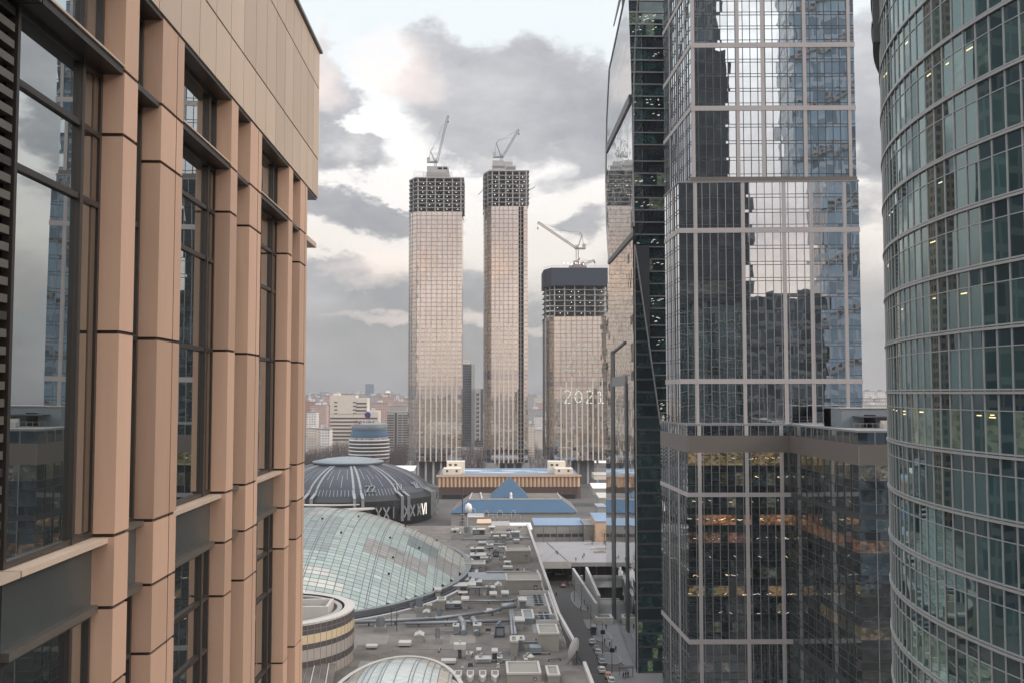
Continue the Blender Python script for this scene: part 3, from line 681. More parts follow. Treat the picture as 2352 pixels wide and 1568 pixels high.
# dark stack seen from the camera side
YS = 262.0; step = 28.7 * YS / 2200
def sx_(x, y): return at(x, y, Y=YS).x
diag = [(at(1517, 975, Y=YS).z, sx_(1517, 975)), (at(1450, 563, Y=YS).z + 0, sx_(1457, 563))]
def left_edge(z):
    if z > diag[1][0]:
        s = interp(nearE, z); return (Np + dl*s).x
    return sx_(1457, 563) + (diag[0][1] - sx_(1457, 563)) * (diag[1][0] - z) / (diag[1][0] - diag[0][0])
zz = 75 - 12.0; i = 0
while zz < 75 + 118:
    b = MB(); l0, l1 = left_edge(zz), left_edge(zz + step); X1 = 62; n = 9
    style = rnd.random(); dark = style < .35
    for k in range(n):
        f0, f1 = k/n, (k+1)/n
        x0, x1, x2, x3 = l0 + (X1-l0)*f0, l0 + (X1-l0)*f1, l1 + (X1-l1)*f1, l1 + (X1-l1)*f0
        t = jit((.016,.022,.028), .3) if dark else jit((.016,.034,.036), .4)
        lit = (.05,.055,.04) if (not dark and style > .75 and rnd.random() < .25) else None
        b.q((x0, YS, zz), (x1, YS, zz), (x2, YS, zz+step), (x3, YS, zz+step), tone=t, lit=lit)
    wb = b.build('window_band', 'g_teal', leaf)
    if not dark and style > .62:
        for _ in range(rnd.randint(3, 9)):
            b = MB(); x = rnd.uniform(l0+.6, sx_(1523, 500)-.3); z = zz + rnd.uniform(.9, 2.7); w_ = rnd.uniform(.12, .4); b.bar((x-w_, YS-.03, z), (x+w_, YS-.03, z+rnd.uniform(-.1,.25)), .05, .09); b.build('ceiling_light', 'lamp_dim', wb)
    b = MB(); b.box(l0+.05, X1, YS-.35, YS+.02, zz-.22, zz+.10); b.build('floor_ledge', 'alu_mid', leaf)
    zz += step * (1.35 if i in (9, 22) else 1); i += 1
# lower front glass panel, proud of the stack
zz = 0.3; ztop = at(1450, 563, Y=260.5).z
while zz < ztop - .5:
    z1 = min(zz + step, ztop); b = MB(); l = Np.x + .02
    def rgt(z): return at(1458, 563, Y=260.5).x + (at(1517, 975, Y=260.5).x - at(1458, 563, Y=260.5).x) * min(1, (ztop - z) / (ztop - at(1517, 975, Y=260.5).z)) + (0 if z > at(1517,975,Y=260.5).z else 1.5)
    r0, r1 = rgt(zz), rgt(z1); n = 6; dark = rnd.random() < .4
    for k in range(n):
        f0, f1 = k/n, (k+1)/n
        t = jit((.010,.020,.024), .3) if dark else jit((.013,.030,.032), .5)
        lit = (.05,.07,.035) if (zz < 60 and rnd.random() < .05) else None
        b.q((l+(r0-l)*f0, 260.5, zz), (l+(r0-l)*f1, 260.5, zz), (l+(r1-l)*f1, 260.5, z1), (l+(r1-l)*f0, 260.5, z1), tone=t, lit=lit)
    b.build('lower_window_band', 'g_teal', leaf)
    part('floor_ledge', 'alu_dark', leaf, lambda b: b.box(l, r0, 260.38, 260.5, zz-.35, zz+.25))
    zz = z1
zd = at(1517, 975, Y=260.4).z
part('edge_trim', 'alu', leaf, lambda b: (b.bar((at(1458,563,Y=260.3).x, 260.3, ztop), (at(1517,975,Y=260.3).x, 260.3, zd), .3, .9), b.bar((Np.x, 260.3, 0), (Np.x, 260.3, ztop), .25, .3)))
part('panel_return', 'alu_dark', leaf, lambda b: b.prism([(Np.x+.1, 260.6), (46, 260.6), (46, 261.9), (Np.x+.1, 261.9)], 0, ztop-.1))
part('building_core', 'alu_dark', leaf, lambda b: b.prism([(Np.x+.4, 262.3), (62, 262.3), (66, 340), (Fp.x+.5, 344)], 0, 75+34))
b = MB(); rows = 20
for i in range(rows):
    za, zb_ = 75+34 + (s_top-75-34)*i/rows, 75+34 + (s_top-75-34)*(i+1)/rows; zm = (za+zb_)/2
    P, Q = Np + dl*(near_u(zm)), Np + dl*(far_u(zm)-.3); b.prism([(P.x+.3, P.y+.3), (62, 262.3), (66, Q.y-1), (Q.x+.3, Q.y)], za, zb_)
b.build('building_core', 'alu_dark', leaf)
b = MB(); b.box(47, 66, 262.0, 262.25, 0, 75-11.9); b.build('lower_wall', 'alu_dark', leaf)
# ================================================================== three skyscrapers going up, 800 m away
TY = 800.0
def tx(x, Y=TY): return at(x, 800, Y=Y).x
def tz(y, Y=TY, x=1107): return at(x, y, Y=Y).z
def crane(root_label, base, mast, jib_len, jib_deg, side, colour, aframe=9, group='luffing cranes on the skyscrapers'):
    """luffing tower crane; side=+1 jib to the right"""
    t = thing('tower_crane', root_label, 'crane', base, group)
    o = Vector(base); x, y, z = base; T = z + mast
    def lattice(b, p, q, wd, n):
        p, q = Vector(p), Vector(q); d = (q-p).normalized(); u = Vector((0,1,0)); v_ = d.cross(u).normalized()
        C = [u*wd/2 + v_*wd/2, u*wd/2 - v_*wd/2, -u*wd/2 - v_*wd/2, -u*wd/2 + v_*wd/2]
        for c in C: b.bar(p + c, q + c, .32)
        for i in range(n):
            a, e = p + (q-p)*i/n, p + (q-p)*(i+1)/n
            for c, c2 in ((C[0], C[1]), (C[3], C[2]), (C[0], C[3]), (C[1], C[2])): b.bar(a + c, e + c2, .2)
    part('mast', colour, t, lambda b: lattice(b, (x,y,z), (x,y,T), 2.0, max(3, int(mast/2.2))))
    s = side
    part('slewing_platform', colour, t, lambda b: b.box(x-7 if s > 0 else x-2, x+2 if s > 0 else x+7, y-1.4, y+1.4, T, T+1.2))
    part('counterweight', 'concrete', t, lambda b: b.box(x-7.2 if s > 0 else x+4.6, x-4.6 if s > 0 else x+7.2, y-1.6, y+1.6, T+.2, T+4.4))
    part('cab', 'unit_pale', t, lambda b: b.box(x+s*.6-.9, x+s*.6+.9, y-2.6, y-1.1, T+1.2, T+3.4))
    top = Vector((x - s*4.2, y, T + aframe + 1))
    part('a_frame', colour, t, lambda b: (b.bar((x-s*.4, y-1, T+1.2), top, .7), b.bar((x-s*.4, y+1, T+1.2), top, .7), b.bar((x-s*5.8, y, T+1.2), top, .35), b.bar(top, top + Vector((s*2.2, 0, 3)), .4)))
    r = R(jib_deg); p0 = Vector((x + s*1.6, y, T + 1.4)); tip = p0 + Vector((s*math.cos(r)*jib_len, 0, math.sin(r)*jib_len))
    part('jib', colour, t, lambda b: lattice(b, p0, tip, 1.5, int(jib_len/2.2)))
    part('pendant_line', 'alu_dark', t, lambda b: (b.bar(top, tip, .14), b.bar(top + Vector((s*2.2,0,3)), p0 + (tip-p0)*.7, .12)))
    hook = tip - Vector((0, 0, jib_len*.12))
    part('hook_block', 'alu_dark', t, lambda b: (b.bar(tip, hook, .14), b.box(hook.x-.5, hook.x+.5, y-.5, y+.5, hook.z-1.4, hook.z)))
    return t

def skyscraper(label, xs, ybot, yglass, ytop, depth, dark_rows, colsx, Y=TY, shaft=None, right_px=None, levels=8, core=None, skew=0.0):
    xl, xf, xr = xs                                             # left silhouette, front left corner, right corner (print px)
    X0, X1, X2 = tx(xl, Y+14), tx(xf, Y), tx(xr, Y)
    t = thing('unfinished_skyscraper', label, 'skyscraper', ((X1+X2)/2, Y+20, 0), 'skyscrapers under construction')
    YF = lambda x: Y - max(0, x - X1)*skew
    zb, zg, zt_ = tz(ybot, Y), tz(yglass, Y), tz(ytop, Y)
    face = [(X0, Y+14), (X0+(X1-X0)*.18, Y+9), (X0+(X1-X0)*.45, Y+4.5), (X1, Y), (X2, YF(X2)), (X2+.2, Y+depth), (X0, Y+depth)]
    nfl = int((zg - zb)/3.6); fh = (zg - zb)/nfl
    for (P, Q, nm) in [(face[i], face[i+1], i) for i in range(6)]:
        L = math.hypot(Q[0]-P[0], Q[1]-P[1]); b = MB(); n = max(1, round(L/1.55))
        for i in range(nfl):
            za = zb + fh*i; f = i/nfl
            dk = any(a <= f <= c for a, c in dark_rows)
            for k in range(n):
                if nm == 3 and shaft and shaft[0] <= P[0] + (Q[0]-P[0])*(k+.5)/n <= shaft[1]: continue
                u0, u1 = k/n, (k+1)/n
                tone = jit((.10,.10,.115) if dk else (.34,.275,.215), .22 if not dk else .35)
                if not dk and rnd.random() < .02: tone = (.10,.09,.08)
                b.q((P[0]+(Q[0]-P[0])*u0, P[1]+(Q[1]-P[1])*u0, za+.25), (P[0]+(Q[0]-P[0])*u1, P[1]+(Q[1]-P[1])*u1, za+.25),
                    (P[0]+(Q[0]-P[0])*u1, P[1]+(Q[1]-P[1])*u1, za+fh), (P[0]+(Q[0]-P[0])*u0, P[1]+(Q[1]-P[1])*u0, za+fh), tone=tone)
        b.build('glass_curtain', 'g_tower', t)
    inner = [(X0+.5, Y+14.3), (X1+.4, Y+.6), (X2-.4, YF(X2)+.6), (X2-.4, Y+depth-.5), (X0+.5, Y+depth-.5)]
    if shaft: inner = [(X0+.5, Y+14.3), (X1+.4, Y+.6), (shaft[0], YF(shaft[0])+.6), (shaft[0], Y+6), (shaft[1], Y+6), (shaft[1], YF(shaft[1])+.6), (X2-.4, YF(X2)+.6), (X2-.4, Y+depth-.5), (X0+.5, Y+depth-.5)]
    part('building_core', 'alu_dark', t, lambda b: b.prism(inner, zb, zg-.2))
    for i in range(nfl+1):
        za = zb + fh*i
        part('floor_line', 'bronze_lite', t, lambda b: [b.bar((P[0], P[1]-.06, za+.12), (Q[0], Q[1]-.06, za+.12), .25, .30) for P, Q in zip(face[:4], face[1:5]) if True] if not shaft else
             [b.bar((P[0], P[1]-.06, za+.12), (Q[0], Q[1]-.06, za+.12), .25, .30) for P, Q in zip(face[:3], face[1:4])] + [b.bar((X1, Y-.06, za+.12), (shaft[0], YF(shaft[0])-.06, za+.12), .25, .30), b.bar((shaft[1], YF(shaft[1])-.06, za+.12), (X2, YF(X2)-.06, za+.12), .25, .30)])
    for cx_ in colsx:                                            # pale stone fins, wide below, slim dark joints above
        x = tx(cx_, Y); zmid = zb + (zg-zb)*(.46 + .12*rnd.random())
        part('stone_fin', 'fin_pale', t, lambda b: b.box(x-.55, x+.55, YF(x)-.5, YF(x)+.1, zb-.2, zmid))
        part('dark_joint', 'alu_mid', t, lambda b: b.box(x-.20, x+.20, YF(x)-.3, YF(x)+.1, zmid, zg))
    for j in range(1, 4):
        P, Q = face[j-1], face[j]; part('side_mullion', 'alu_mid', t, lambda b: b.bar((Q[0], Q[1]-.1, zb), (Q[0], Q[1]-.1, zg), .5))
    # hoist slot left open in the facade
    if shaft:
        for i in range(nfl):
            za = zb + fh*i
            part('open_floor_slab', 'concrete', t, lambda b: b.box(shaft[0]+.1, shaft[1]-.1, YF(shaft[0])+.2, Y+5.9, za, za+.35))
        part('hoist_mast', 'steel_red', t, lambda b: b.box((shaft[0]+shaft[1])/2-.4, (shaft[0]+shaft[1])/2+.4, YF(shaft[0])-.3, YF(shaft[0])+.5, zb, zg))
        part('slot_side', 'fin_pale', t, lambda b: (b.box(shaft[0]-.3, shaft[0]+.1, YF(shaft[0])-.1, Y+5, zb, zg), b.box(shaft[1]-.1, shaft[1]+.3, YF(shaft[1])-.1, Y+5, zb, zg)))
    # bare concrete frame
    fl = (zt_ - zg)/levels; over = 1.6
    for i in range(levels+1):
        za = zg + fl*i
        part('floor_slab', 'concrete', t, lambda b: b.prism([(X0, Y+13), (X1-1.2, Y+.2), (X2+over*(1 if i else .3), Y+.2), (X2+over*(1 if i else .3), Y+depth), (X0-.6, Y+depth)], za-.32, za+.1 + (.5 if i == levels else 0)))
    ncol = 6
    for k in range(ncol):
        x = X1 + .8 + (X2-X1-1.8)*k/(ncol-1)
        part('column', 'concrete', t, lambda b: (b.box(x-.45, x+.45, Y+.6, Y+1.6, zg, zt_)))
    for k in range(4):
        y = Y + 13 + k*6.5; xx = X0 + .6
        part('column', 'concrete', t, lambda b: (b.box(xx, xx+.8, y, y+1, zg, zt_), b.box(X2-1, X2-.2, y, y+1, zg, zt_)))
    part('column', 'concrete', t, lambda b: b.box((X0+X1)/2, (X0+X1)/2+.9, Y+5.5, Y+6.4, zg, zt_))
    part('core_wall', 'concrete_dark', t, lambda b: b.box(X1+4, X2-5, Y+9, Y+depth-5, zg, zt_))
    for i in range(levels-1):
        for k in range(ncol-1):
            if rnd.random() < .75:
                x = X1 + .8 + (X2-X1-1.8)*(k+.5+rnd.uniform(-.2,.2))/(ncol-1); za = zg + fl*i + fl*.62
                part('work_light', 'lamp_white', t, lambda b: b.box(x-.22, x+.22, Y+2, Y+2.2, za, za+.4))
    return t, X0, X1, X2, zb, zg, zt_, Y, depth
A = skyscraper('leftmost unfinished skyscraper with stepped concrete core and steep crane', (937.5, 956, 1060.5), 1058, 487, 409, 40, [(.24,.29),(0,.05)], [965, 978, 990, 1003, 1015, 1027, 1038, 1049])
t, X0, X1, X2, zb, zg, zt_, Y, dep = A
part('core_block', 'concrete', t, lambda b: b.box(tx(976), tx(1030), Y+8, Y+26, zt_, tz(392)))
part('scaffold_grid', 'alu_mid', t, lambda b: ([b.box(tx(970)+i*1.5, tx(970)+i*1.5+.2, Y+6, Y+6.2, zt_, tz(393)) for i in range(17)] + [b.box(tx(968), tx(1037), Y+6, Y+6.2, zt_+j*1.4, zt_+j*1.4+.18) for j in range(5)]))
part('core_block', 'concrete', t, lambda b: b.box(tx(977), tx(1025), Y+10, Y+22, tz(392), tz(384)))
part('core_frame', 'concrete', t, lambda b: [b.box(tx(1000)+i*4.5, tx(1000)+i*4.5+1, Y+10, Y+22, tz(384), tz(379)) for i in range(3)] + [b.box(tx(977), tx(1025), Y+10, Y+22, tz(379), tz(376.5)), b.box(tx(977), tx(1000)+.2, Y+10, Y+22, tz(384), tz(379))])
part('climbing_screen', 'alu', t, lambda b: [b.box(tx(946)+i*1.3, tx(946)+i*1.3+.12, Y+4, Y+4.1, zt_, zt_+7) for i in range(9)] + [b.box(tx(946), tx(970), Y+4, Y+4.1, zt_+j*1.2, zt_+j*1.2+.1) for j in range(6)])
for k in range(7): part('base_leg', 'concrete', t, lambda b: b.box(tx(944+k*17.5)-.8, tx(944+k*17.5)+.8, Y+2, Y+4, 0, zb))
part('podium_core', 'concrete_dark', t, lambda b: b.box(tx(960), tx(1045), Y+12, Y+34, 0, zb))
crane('steep pale crane on the leftmost skyscraper, jib almost upright', (tx(996), Y+16, tz(377)), 4.5, 41, 77, 1, 'steel_white')
B = skyscraper('middle unfinished skyscraper with an open vertical hoist slot in its facade', (1110, 1128, 1212), 1062, 474, 392, 38, [(.31,.34),(0,.05)], [1137, 1147, 1157, 1168, 1178], shaft=(tx(1189), tx(1203)), levels=8, skew=.045)
t, X0, X1, X2, zb, zg, zt_, Y, dep = B
part('core_block', 'concrete', t, lambda b: (b.box(tx(1130), tx(1186), Y+8, Y+26, zt_, tz(375)), b.box(tx(1131), tx(1158), Y+9, Y+24, tz(375), tz(363)), b.box(tx(1158), tx(1178), Y+10, Y+25, tz(375), tz(365))))
part('core_recess', 'concrete_dark', t, lambda b: (b.box(tx(1132), tx(1160), Y+7.8, Y+8.1, tz(381), tz(376)), b.box(tx(1163), tx(1184), Y+7.8, Y+8.1, tz(384), tz(378))))
part('loading_platform', 'steel_white', t, lambda b: (b.bar((X2+1, Y+2, zg+14), (X2+6.5, Y+1, zg+17), .5), b.bar((X0-4.5, Y+12, zg+12), (X0, Y+12, zg+17), .5)))
for k in range(5): part('base_leg', 'concrete', t, lambda b: b.box(tx(1122+k*20)-.8, tx(1122+k*20)+.8, Y+2, Y+4, 0, zb))
part('podium_core', 'concrete_dark', t, lambda b: b.box(tx(1150), tx(1200), Y+12, Y+34, 0, zb))
crane('pale luffing crane on the middle skyscraper, jib leaning right', (tx(1152), Y+16, tz(364)), 4.5, 27, 60, 1, 'steel_white', aframe=12)
C = skyscraper('shorter unfinished skyscraper with dark screen on top and 2021 lights', (1251.5, 1272, 1393), 1056, 727, 652, 44, [(.49,.53),(0,.07)], [1288, 1300, 1312, 1324, 1336, 1348, 1360, 1372, 1381], levels=6, skew=.123)
t, X0, X1, X2, zb, zg, zt_, Y, dep = C
part('protection_screen', 'screen', t, lambda b: b.prism([(X0-1, Y+12), (X1-2, Y-1.6), (X2+1.2, Y-1.9), (X2+1.2, Y+dep), (X0-1, Y+dep)], tz(656), tz(615)))
part('screen_rail', 'alu', t, lambda b: [b.bar((X0-1, Y+12, tz(611)), (X1-2, Y-1.6, tz(611)), .2), b.bar((X1-2, Y-1.6, tz(611)), (X2+1.2, Y-1.6, tz(611)), .2)] + [b.box(X1-2+i*3, X1-1.85+i*3, Y-1.7, Y-1.5, tz(615), tz(611)) for i in range(15)])
part('roof_steelwork', 'steel_red', t, lambda b: [b.bar((tx(1312+i*7), Y+4, tz(614)), (tx(1320+i*6), Y+6, tz(603-i)), .6) for i in range(5)] + [b.box(tx(1310), tx(1350), Y+6, Y+12, tz(614), tz(607)), b.bar((tx(1310), Y+5, tz(614)), (tx(1334), Y+5, tz(592)), 1.0)])
for k in range(6): part('work_light', 'lamp_white', t, lambda b: b.box(tx(1296+k*9)-.3, tx(1296+k*9)+.3, Y-1.2, Y-1, tz(611+ (k%3)*1.2-6), tz(611+(k%3)*1.2-6)+.6))
for k in range(6): part('base_leg', 'concrete', t, lambda b: b.box(tx(1262+k*22)-.8, tx(1262+k*22)+.8, Y+2, Y+4, 0, zb))
part('podium_core', 'concrete_dark', t, lambda b: b.box(tx(1320), tx(1366), Y+6, Y+34, 0, zb))
def P3(x, y): return Vector((tx(x), Y - .75 - max(0, tx(x)-X1)*.123, tz(y)))
def dashes(b, pts, wd=.45, pr_=.9):
    for p, q in zip(pts, pts[1:]):
        p, q = P3(*p), P3(*q); L = (q-p).length; n = max(1, round(L/3.4))
        for i in range(n):
            if rnd.random() < pr_: b.bar(p + (q-p)*(i+.12)/n, p + (q-p)*(i+.82)/n, wd)
digs = [[(1296,900),(1300,896),(1308,897),(1310,903),(1302,915),(1295,925),(1310,925)], [(1325,897),(1332,898),(1335,908),(1334,919),(1328,925),(1321,920),(1319,908),(1325,897)],
        [(1345,900),(1350,896),(1358,898),(1359,905),(1351,916),(1344,925),(1360,925)], [(1369,903),(1376,897),(1377,911),(1377,925),(1370,925),(1386,925)]]
for dg in digs: part('lit_digit', 'led_white', t, lambda b: dashes(b, dg, .55, 1.1))
tree = [(1336,777),(1328,788),(1322,798),(1326,800),(1314,813),(1308,825),(1314,827),(1300,845),(1297,849),(1330,851),(1330,864)]
for pts in (tree, [(2*1335-x, y) for x, y in tree]): part('lit_tree_outline', 'led_green', t, lambda b: dashes(b, pts, .4))
crane('dark luffing crane above the screened skyscraper, jib reaching left', (tx(1331), Y+16, tz(606)), 15, 39, 34, -1, 'steel_red', aframe=11)
crane('folded brown crane lying low on the screened skyscraper roof', (tx(1340), Y+10, tz(612)), 2, 10, 20, 1, 'steel_red', aframe=3)

# dark office slab and stair tower between the skyscrapers
def slab(name, label, cat, xl, xr, ytop, Yd, depth, m_, ground=0, group=None, roof='roof_grey', extra=None, box=True):
    a, c = at(xl, ytop, Y=Yd), at(xr, ytop, Y=Yd); t = thing(name, label, cat, ((a.x+c.x)/2, Yd+depth/2, 0), group)
    part('wall', m_, t, lambda b: b.box(a.x, c.x, Yd, Yd+depth, 0, a.z))
    part('roof', roof, t, lambda b: b.box(a.x-.3, c.x+.3, Yd-.3, Yd+depth+.3, a.z, a.z+.5))
    return t, a, c
t, a, c = slab('office_tower', 'dark glass office slab between the two tall skyscrapers', 'office tower', 1050, 1083, 836, 1350, 30, 'far_dark')
part('edge_column', 'grey_wall', t, lambda b: b.box(c.x, c.x+5, 1349, 1380, 0, a.z)); part('roof_hut', 'far_cream', t, lambda b: b.box(a.x+3, a.x+17, 1360, 1372, a.z+.5, a.z+6))
t, a, c = slab('office_tower', 'lower dark block with window column beside the dark glass slab', 'office tower', 1091, 1120, 893, 1340, 30, 'far_dark')
part('window_column', 'far_grey', t, lambda b: b.box(a.x, a.x+8, 1338.8, 1340, 10, a.z)); 
for k in range(14): part('window', 'ribbon', t, lambda b: b.box(a.x+2, a.x+6, 1338.6, 1338.8, a.z-6-k*6.2, a.z-9.5-k*6.2))
slab('canopy_building', 'pale low canopy building at the foot of the dark slab', 'building', 1062, 1140, 1027, 1290, 12, 'far_white')

# ================================================================== striped offices, bank drum
t, a, c = slab('striped_office_building', 'large beige office building with dark ribbon windows and blank upper wall', 'office building', 758, 843, 950, 1290, 34, 'beige_wall')
def rz(y, Yd): return at(800, y, Y=Yd).z
sx0, sx1 = a.x, c.x
for k in range(13):
    y = 958 + k*8.2; part('ribbon_window', 'ribbon', t, lambda b: b.box(sx0+.4, sx1+14 if y < 990 else sx1-.3, 1289.6, 1290.05, rz(y+3.2, 1290), rz(y, 1290)))
part('upper_block', 'beige_wall', t, lambda b: b.box(sx0, at(817,900,Y=1290).x, 1291, 1320, rz(951,1290), rz(907,1290)))
part('right_wing', 'beige_wall', t, lambda b: b.box(sx1, sx1+15, 1290, 1322, 0, rz(943,1290)))
part('right_wing', 'beige_wall', t, lambda b: b.box(at(817,900,Y=1290).x+.1, sx1, 1292, 1320, rz(951,1290), rz(913,1290)))
for k in range(4): part('ribbon_window', 'ribbon', t, lambda b: b.box(at(818,900,Y=1290).x, sx1-1, 1291.6, 1292.05, rz(924+k*8.2+3.4,1290), rz(924+k*8.2,1290)))
for k in range(4):
    for xx in (768, 811): part('window', 'ribbon', t, lambda b: b.box(at(xx,900,Y=1290).x, at(xx+7,900,Y=1290).x, 1290.6, 1291.05, rz(922+k*8.5+2.6,1290), rz(922+k*8.5,1290)))
part('roof_hut', 'cream', t, lambda b: b.box(sx0+3, sx0+12, 1295, 1305, rz(907,1290), rz(903,1290)))
part('base_wall', 'cream', t, lambda b: b.box(sx0-2, sx1-6, 1286, 1290, 0, rz(1016,1290)))
t, a, c = slab('grey_office_building', 'grey office building with louvred windows left of the skyscrapers', 'office building', 888, 945, 946, 1180, 30, 'grey_wall')
for i, (xa, xb) in enumerate(((890,905),(915,923.5),(926,937))):
    for k in range(14): part('ribbon_window', 'ribbon', t, lambda b: b.box(at(xa,900,Y=1180).x*1.0, at(xb,900,Y=1180).x, 1179.6, 1180.05, at(900,952+k*5.6+2.8,Y=1180).z, at(900,952+k*5.6,Y=1180).z))
part('recess', 'ribbon', t, lambda b: b.box(at(907,900,Y=1180).x, at(912,900,Y=1180).x, 1179.7, 1180.05, 2, at(907,947,Y=1180).z))
slab('grey_office_building', 'blank grey block rising behind the louvred office building', 'office building', 893, 934, 932, 1240, 30, 'grey_wall')
bk = thing('round_bank_building', 'round grey bank building with white rings, blue upper band and roof sign', 'bank', (at(843,1000,Y=900).x, 918, 0))
bx0 = at(843, 1000, Y=900).x; br = 46/2200*900
def bz(y): return at(843, y, Y=900).z
def banklathe(b, r0, z0, r1, z1, n=40): b.lathe((bx0, 900+br), [(r0, z0), (r1, z1)], n)
b = MB(); b.lathe((bx0, 918), [(br, 0), (br, bz(1012)), (br-1.5, bz(1003))], 40); b.build('wall', 'far_grey', bk)
part('wall_glass', 'ribbon', bk, lambda b: b.lathe((bx0, 918), [(br+.05, bz(1075)), (br+.05, bz(1012))], 40))
for k in range(8): part('white_ring', 'white_paint', bk, lambda b: b.lathe((bx0, 918), [(br-.2, bz(1010+k*8.2+3)), (br+.35, bz(1010+k*8.2+2.6)), (br+.35, bz(1010+k*8.2)), (br-.2, bz(1010+k*8.2))], 40))
part('blue_band', 'roof_blue' if False else 'blue_roof', bk, lambda b: b.lathe((bx0, 918), [(br-.6, bz(1003)), (br-2.5, bz(988)), (0, bz(988))], 40))
part('upper_crown', 'unit_blue', bk, lambda b: b.lathe((bx0, 918), [(br-3.0, bz(988)), (br-1.2, bz(974)), (br-1.6, bz(974)), (0, bz(977))], 40))
def text_part(s, size, loc, m_, parent, name, depth=.3, rotx=90):
    cu = bpy.data.curves.new(name, 'FONT'); cu.body = s; cu.size = size; cu.extrude = depth; cu.align_x = 'CENTER'
    tmp = bpy.data.objects.new(name + '_src', cu); col.objects.link(tmp); bpy.context.view_layer.update()
    me = bpy.data.meshes.new_from_object(tmp.evaluated_get(bpy.context.evaluated_depsgraph_get())); bpy.data.objects.remove(tmp)
    me.materials.clear(); me.materials.append(MAT[m_]); o = bpy.data.objects.new(name, me); col.objects.link(o); o.parent = parent
    off = Vector((0,0,0)); p = parent
    while p is not None: off += p.location; p = p.parent
    o.location = Vector(loc) - off; o.rotation_euler = (R(rotx), 0, 0); return o
sg = thing('bank_roof_sign', 'red and white bank lettering under a blue disc on the round building roof', 'sign', (bx0, 905, bz(974)))
text_part('ПР', 5.2, (at(823,973,Y=904).x, 904, bz(974.5)), 'letter_red', sg, 'red_letters')
text_part('ОМБАНК', 5.0, (at(848,973,Y=904).x, 904, bz(974.5)), 'letter_white', sg, 'white_letters')
part('sign_frame', 'alu_mid', sg, lambda b: (b.box(at(815,973,Y=904).x, at(862,973,Y=904).x, 904.6, 904.8, bz(975), bz(974)), b.bar((bx0+.8, 904.8, bz(975)), (bx0+.8, 904.8, bz(958)), .4)))
part('white_panel', 'white_paint', sg, lambda b: b.box(at(861,973,Y=904).x, at(872,973,Y=904).x, 904, 904.4, bz(973), bz(967)))
dz0 = at(844.5, 952, Y=903.5)
b = MB(); n = 24
b.prism([(dz0.x + 2.9*math.cos(2*math.pi*k/n), dz0.z + 2.9*math.sin(2*math.pi*k/n)) for k in range(n)], 0, .5)
b.v = [Vector((v.x, 903.8 - v.z, v.y)) for v in b.v]; b.build('logo_disc', 'disc_blue', sg)
part('logo_arc', 'letter_red', sg, lambda b: [b.bar((dz0.x+2.3*math.cos(R(a_)), 903.2, dz0.z+2.3*math.sin(R(a_))), (dz0.x+2.3*math.cos(R(a_+30)), 903.2, dz0.z+2.3*math.sin(R(a_+30))), .1, .7) for a_ in range(90, 270, 30)])

# ================================================================== navy arena dome
AC = (at(797, 1100, Y=585).x, 590.0); ar = thing('domed_arena', 'dark navy domed arena with white paired stripes and numerals on its skirt', 'arena', (AC[0], AC[1], 0))
AR = 54.0
prof = [(AR-3, 0), (AR, 10), (AR+.5, 15), (AR-3.5, 17.5)]
part('skirt', 'black', ar, lambda b: b.lathe(AC, prof, 72, smooth=False))
dome = [(AR-3.5, 17.5), (47, 21.5), (42, 25), (36, 28), (29, 30.6), (21, 32.6)]
part('dome_shell', 'navy', ar, lambda b: b.lathe(AC, dome, 72))
part('lantern', 'unit_blue', ar, lambda b: b.lathe(AC, [(20.5, 32.7), (21.5, 33.6), (21.5, 34.1), (14, 35.6), (7, 36.4), (0, 36.7)], 48))
part('lantern_painted_shadow', 'black', ar, lambda b: b.lathe(AC, [(21, 32.4), (20.6, 33.6)], 48))  # black ring paints the shade under the lantern edge
def domez(r):
    for (r0, z0), (r1, z1) in zip(dome, dome[1:]):
        if r1 <= r <= r0: return z0 + (z1-z0)*(r0-r)/(r0-r1)
    return 17.5
def radial(b, ang, r0, r1, wd, up=.25):
    n = 8
    for k in range(n):
        ra, rb = r0 + (r1-r0)*k/n, r0 + (r1-r0)*(k+1)/n
        tv = Vector((-math.sin(ang), math.cos(ang), 0))*wd/2
        p = Vector((AC[0]+ra*math.cos(ang), AC[1]+ra*math.sin(ang), domez(ra)+up)); q = Vector((AC[0]+rb*math.cos(ang), AC[1]+rb*math.sin(ang), domez(rb)+up))
        b.q(p-tv, p+tv, q+tv*(.9), q-tv*(.9)) if ra > rb else b.q(p+tv, p-tv, q-tv, q+tv)
for k in range(12):
    a0 = R(-90 - 16 + k*30)
    for da in (-.042, .042):
        part('white_stripe', 'stripe', ar, lambda b: radial(b, a0+da, 49.5, 22, 1.3))
        part('skirt_rib', 'stripe', ar, lambda b: b.bar((AC[0]+(AR+.9)*math.cos(a0+da), AC[1]+(AR+.9)*math.sin(a0+da), 3), (AC[0]+(AR+.9)*math.cos(a0+da), AC[1]+(AR+.9)*math.sin(a0+da), 17), 1.6, .6))
        part('skirt_rib', 'stripe', ar, lambda b: b.bar((AC[0]+(AR+.9)*math.cos(a0+da), AC[1]+(AR+.9)*math.sin(a0+da), 16.8), (AC[0]+49.5*math.cos(a0+da), AC[1]+49.5*math.sin(a0+da), domez(49.5)+.5), 1.6, .6))
    for j in range(5):
        aj = a0 + R(7 + j*4); part('thin_seam', 'alu', ar, lambda b: radial(b, aj, (46 if j % 2 else 40), (36 if j % 2 else 28), .2))
    for j in range(10):
        aj = a0 + R(5 + j*2.4); part('short_fin', 'stripe', ar, lambda b: radial(b, aj, 50.4, 47.5, .35))
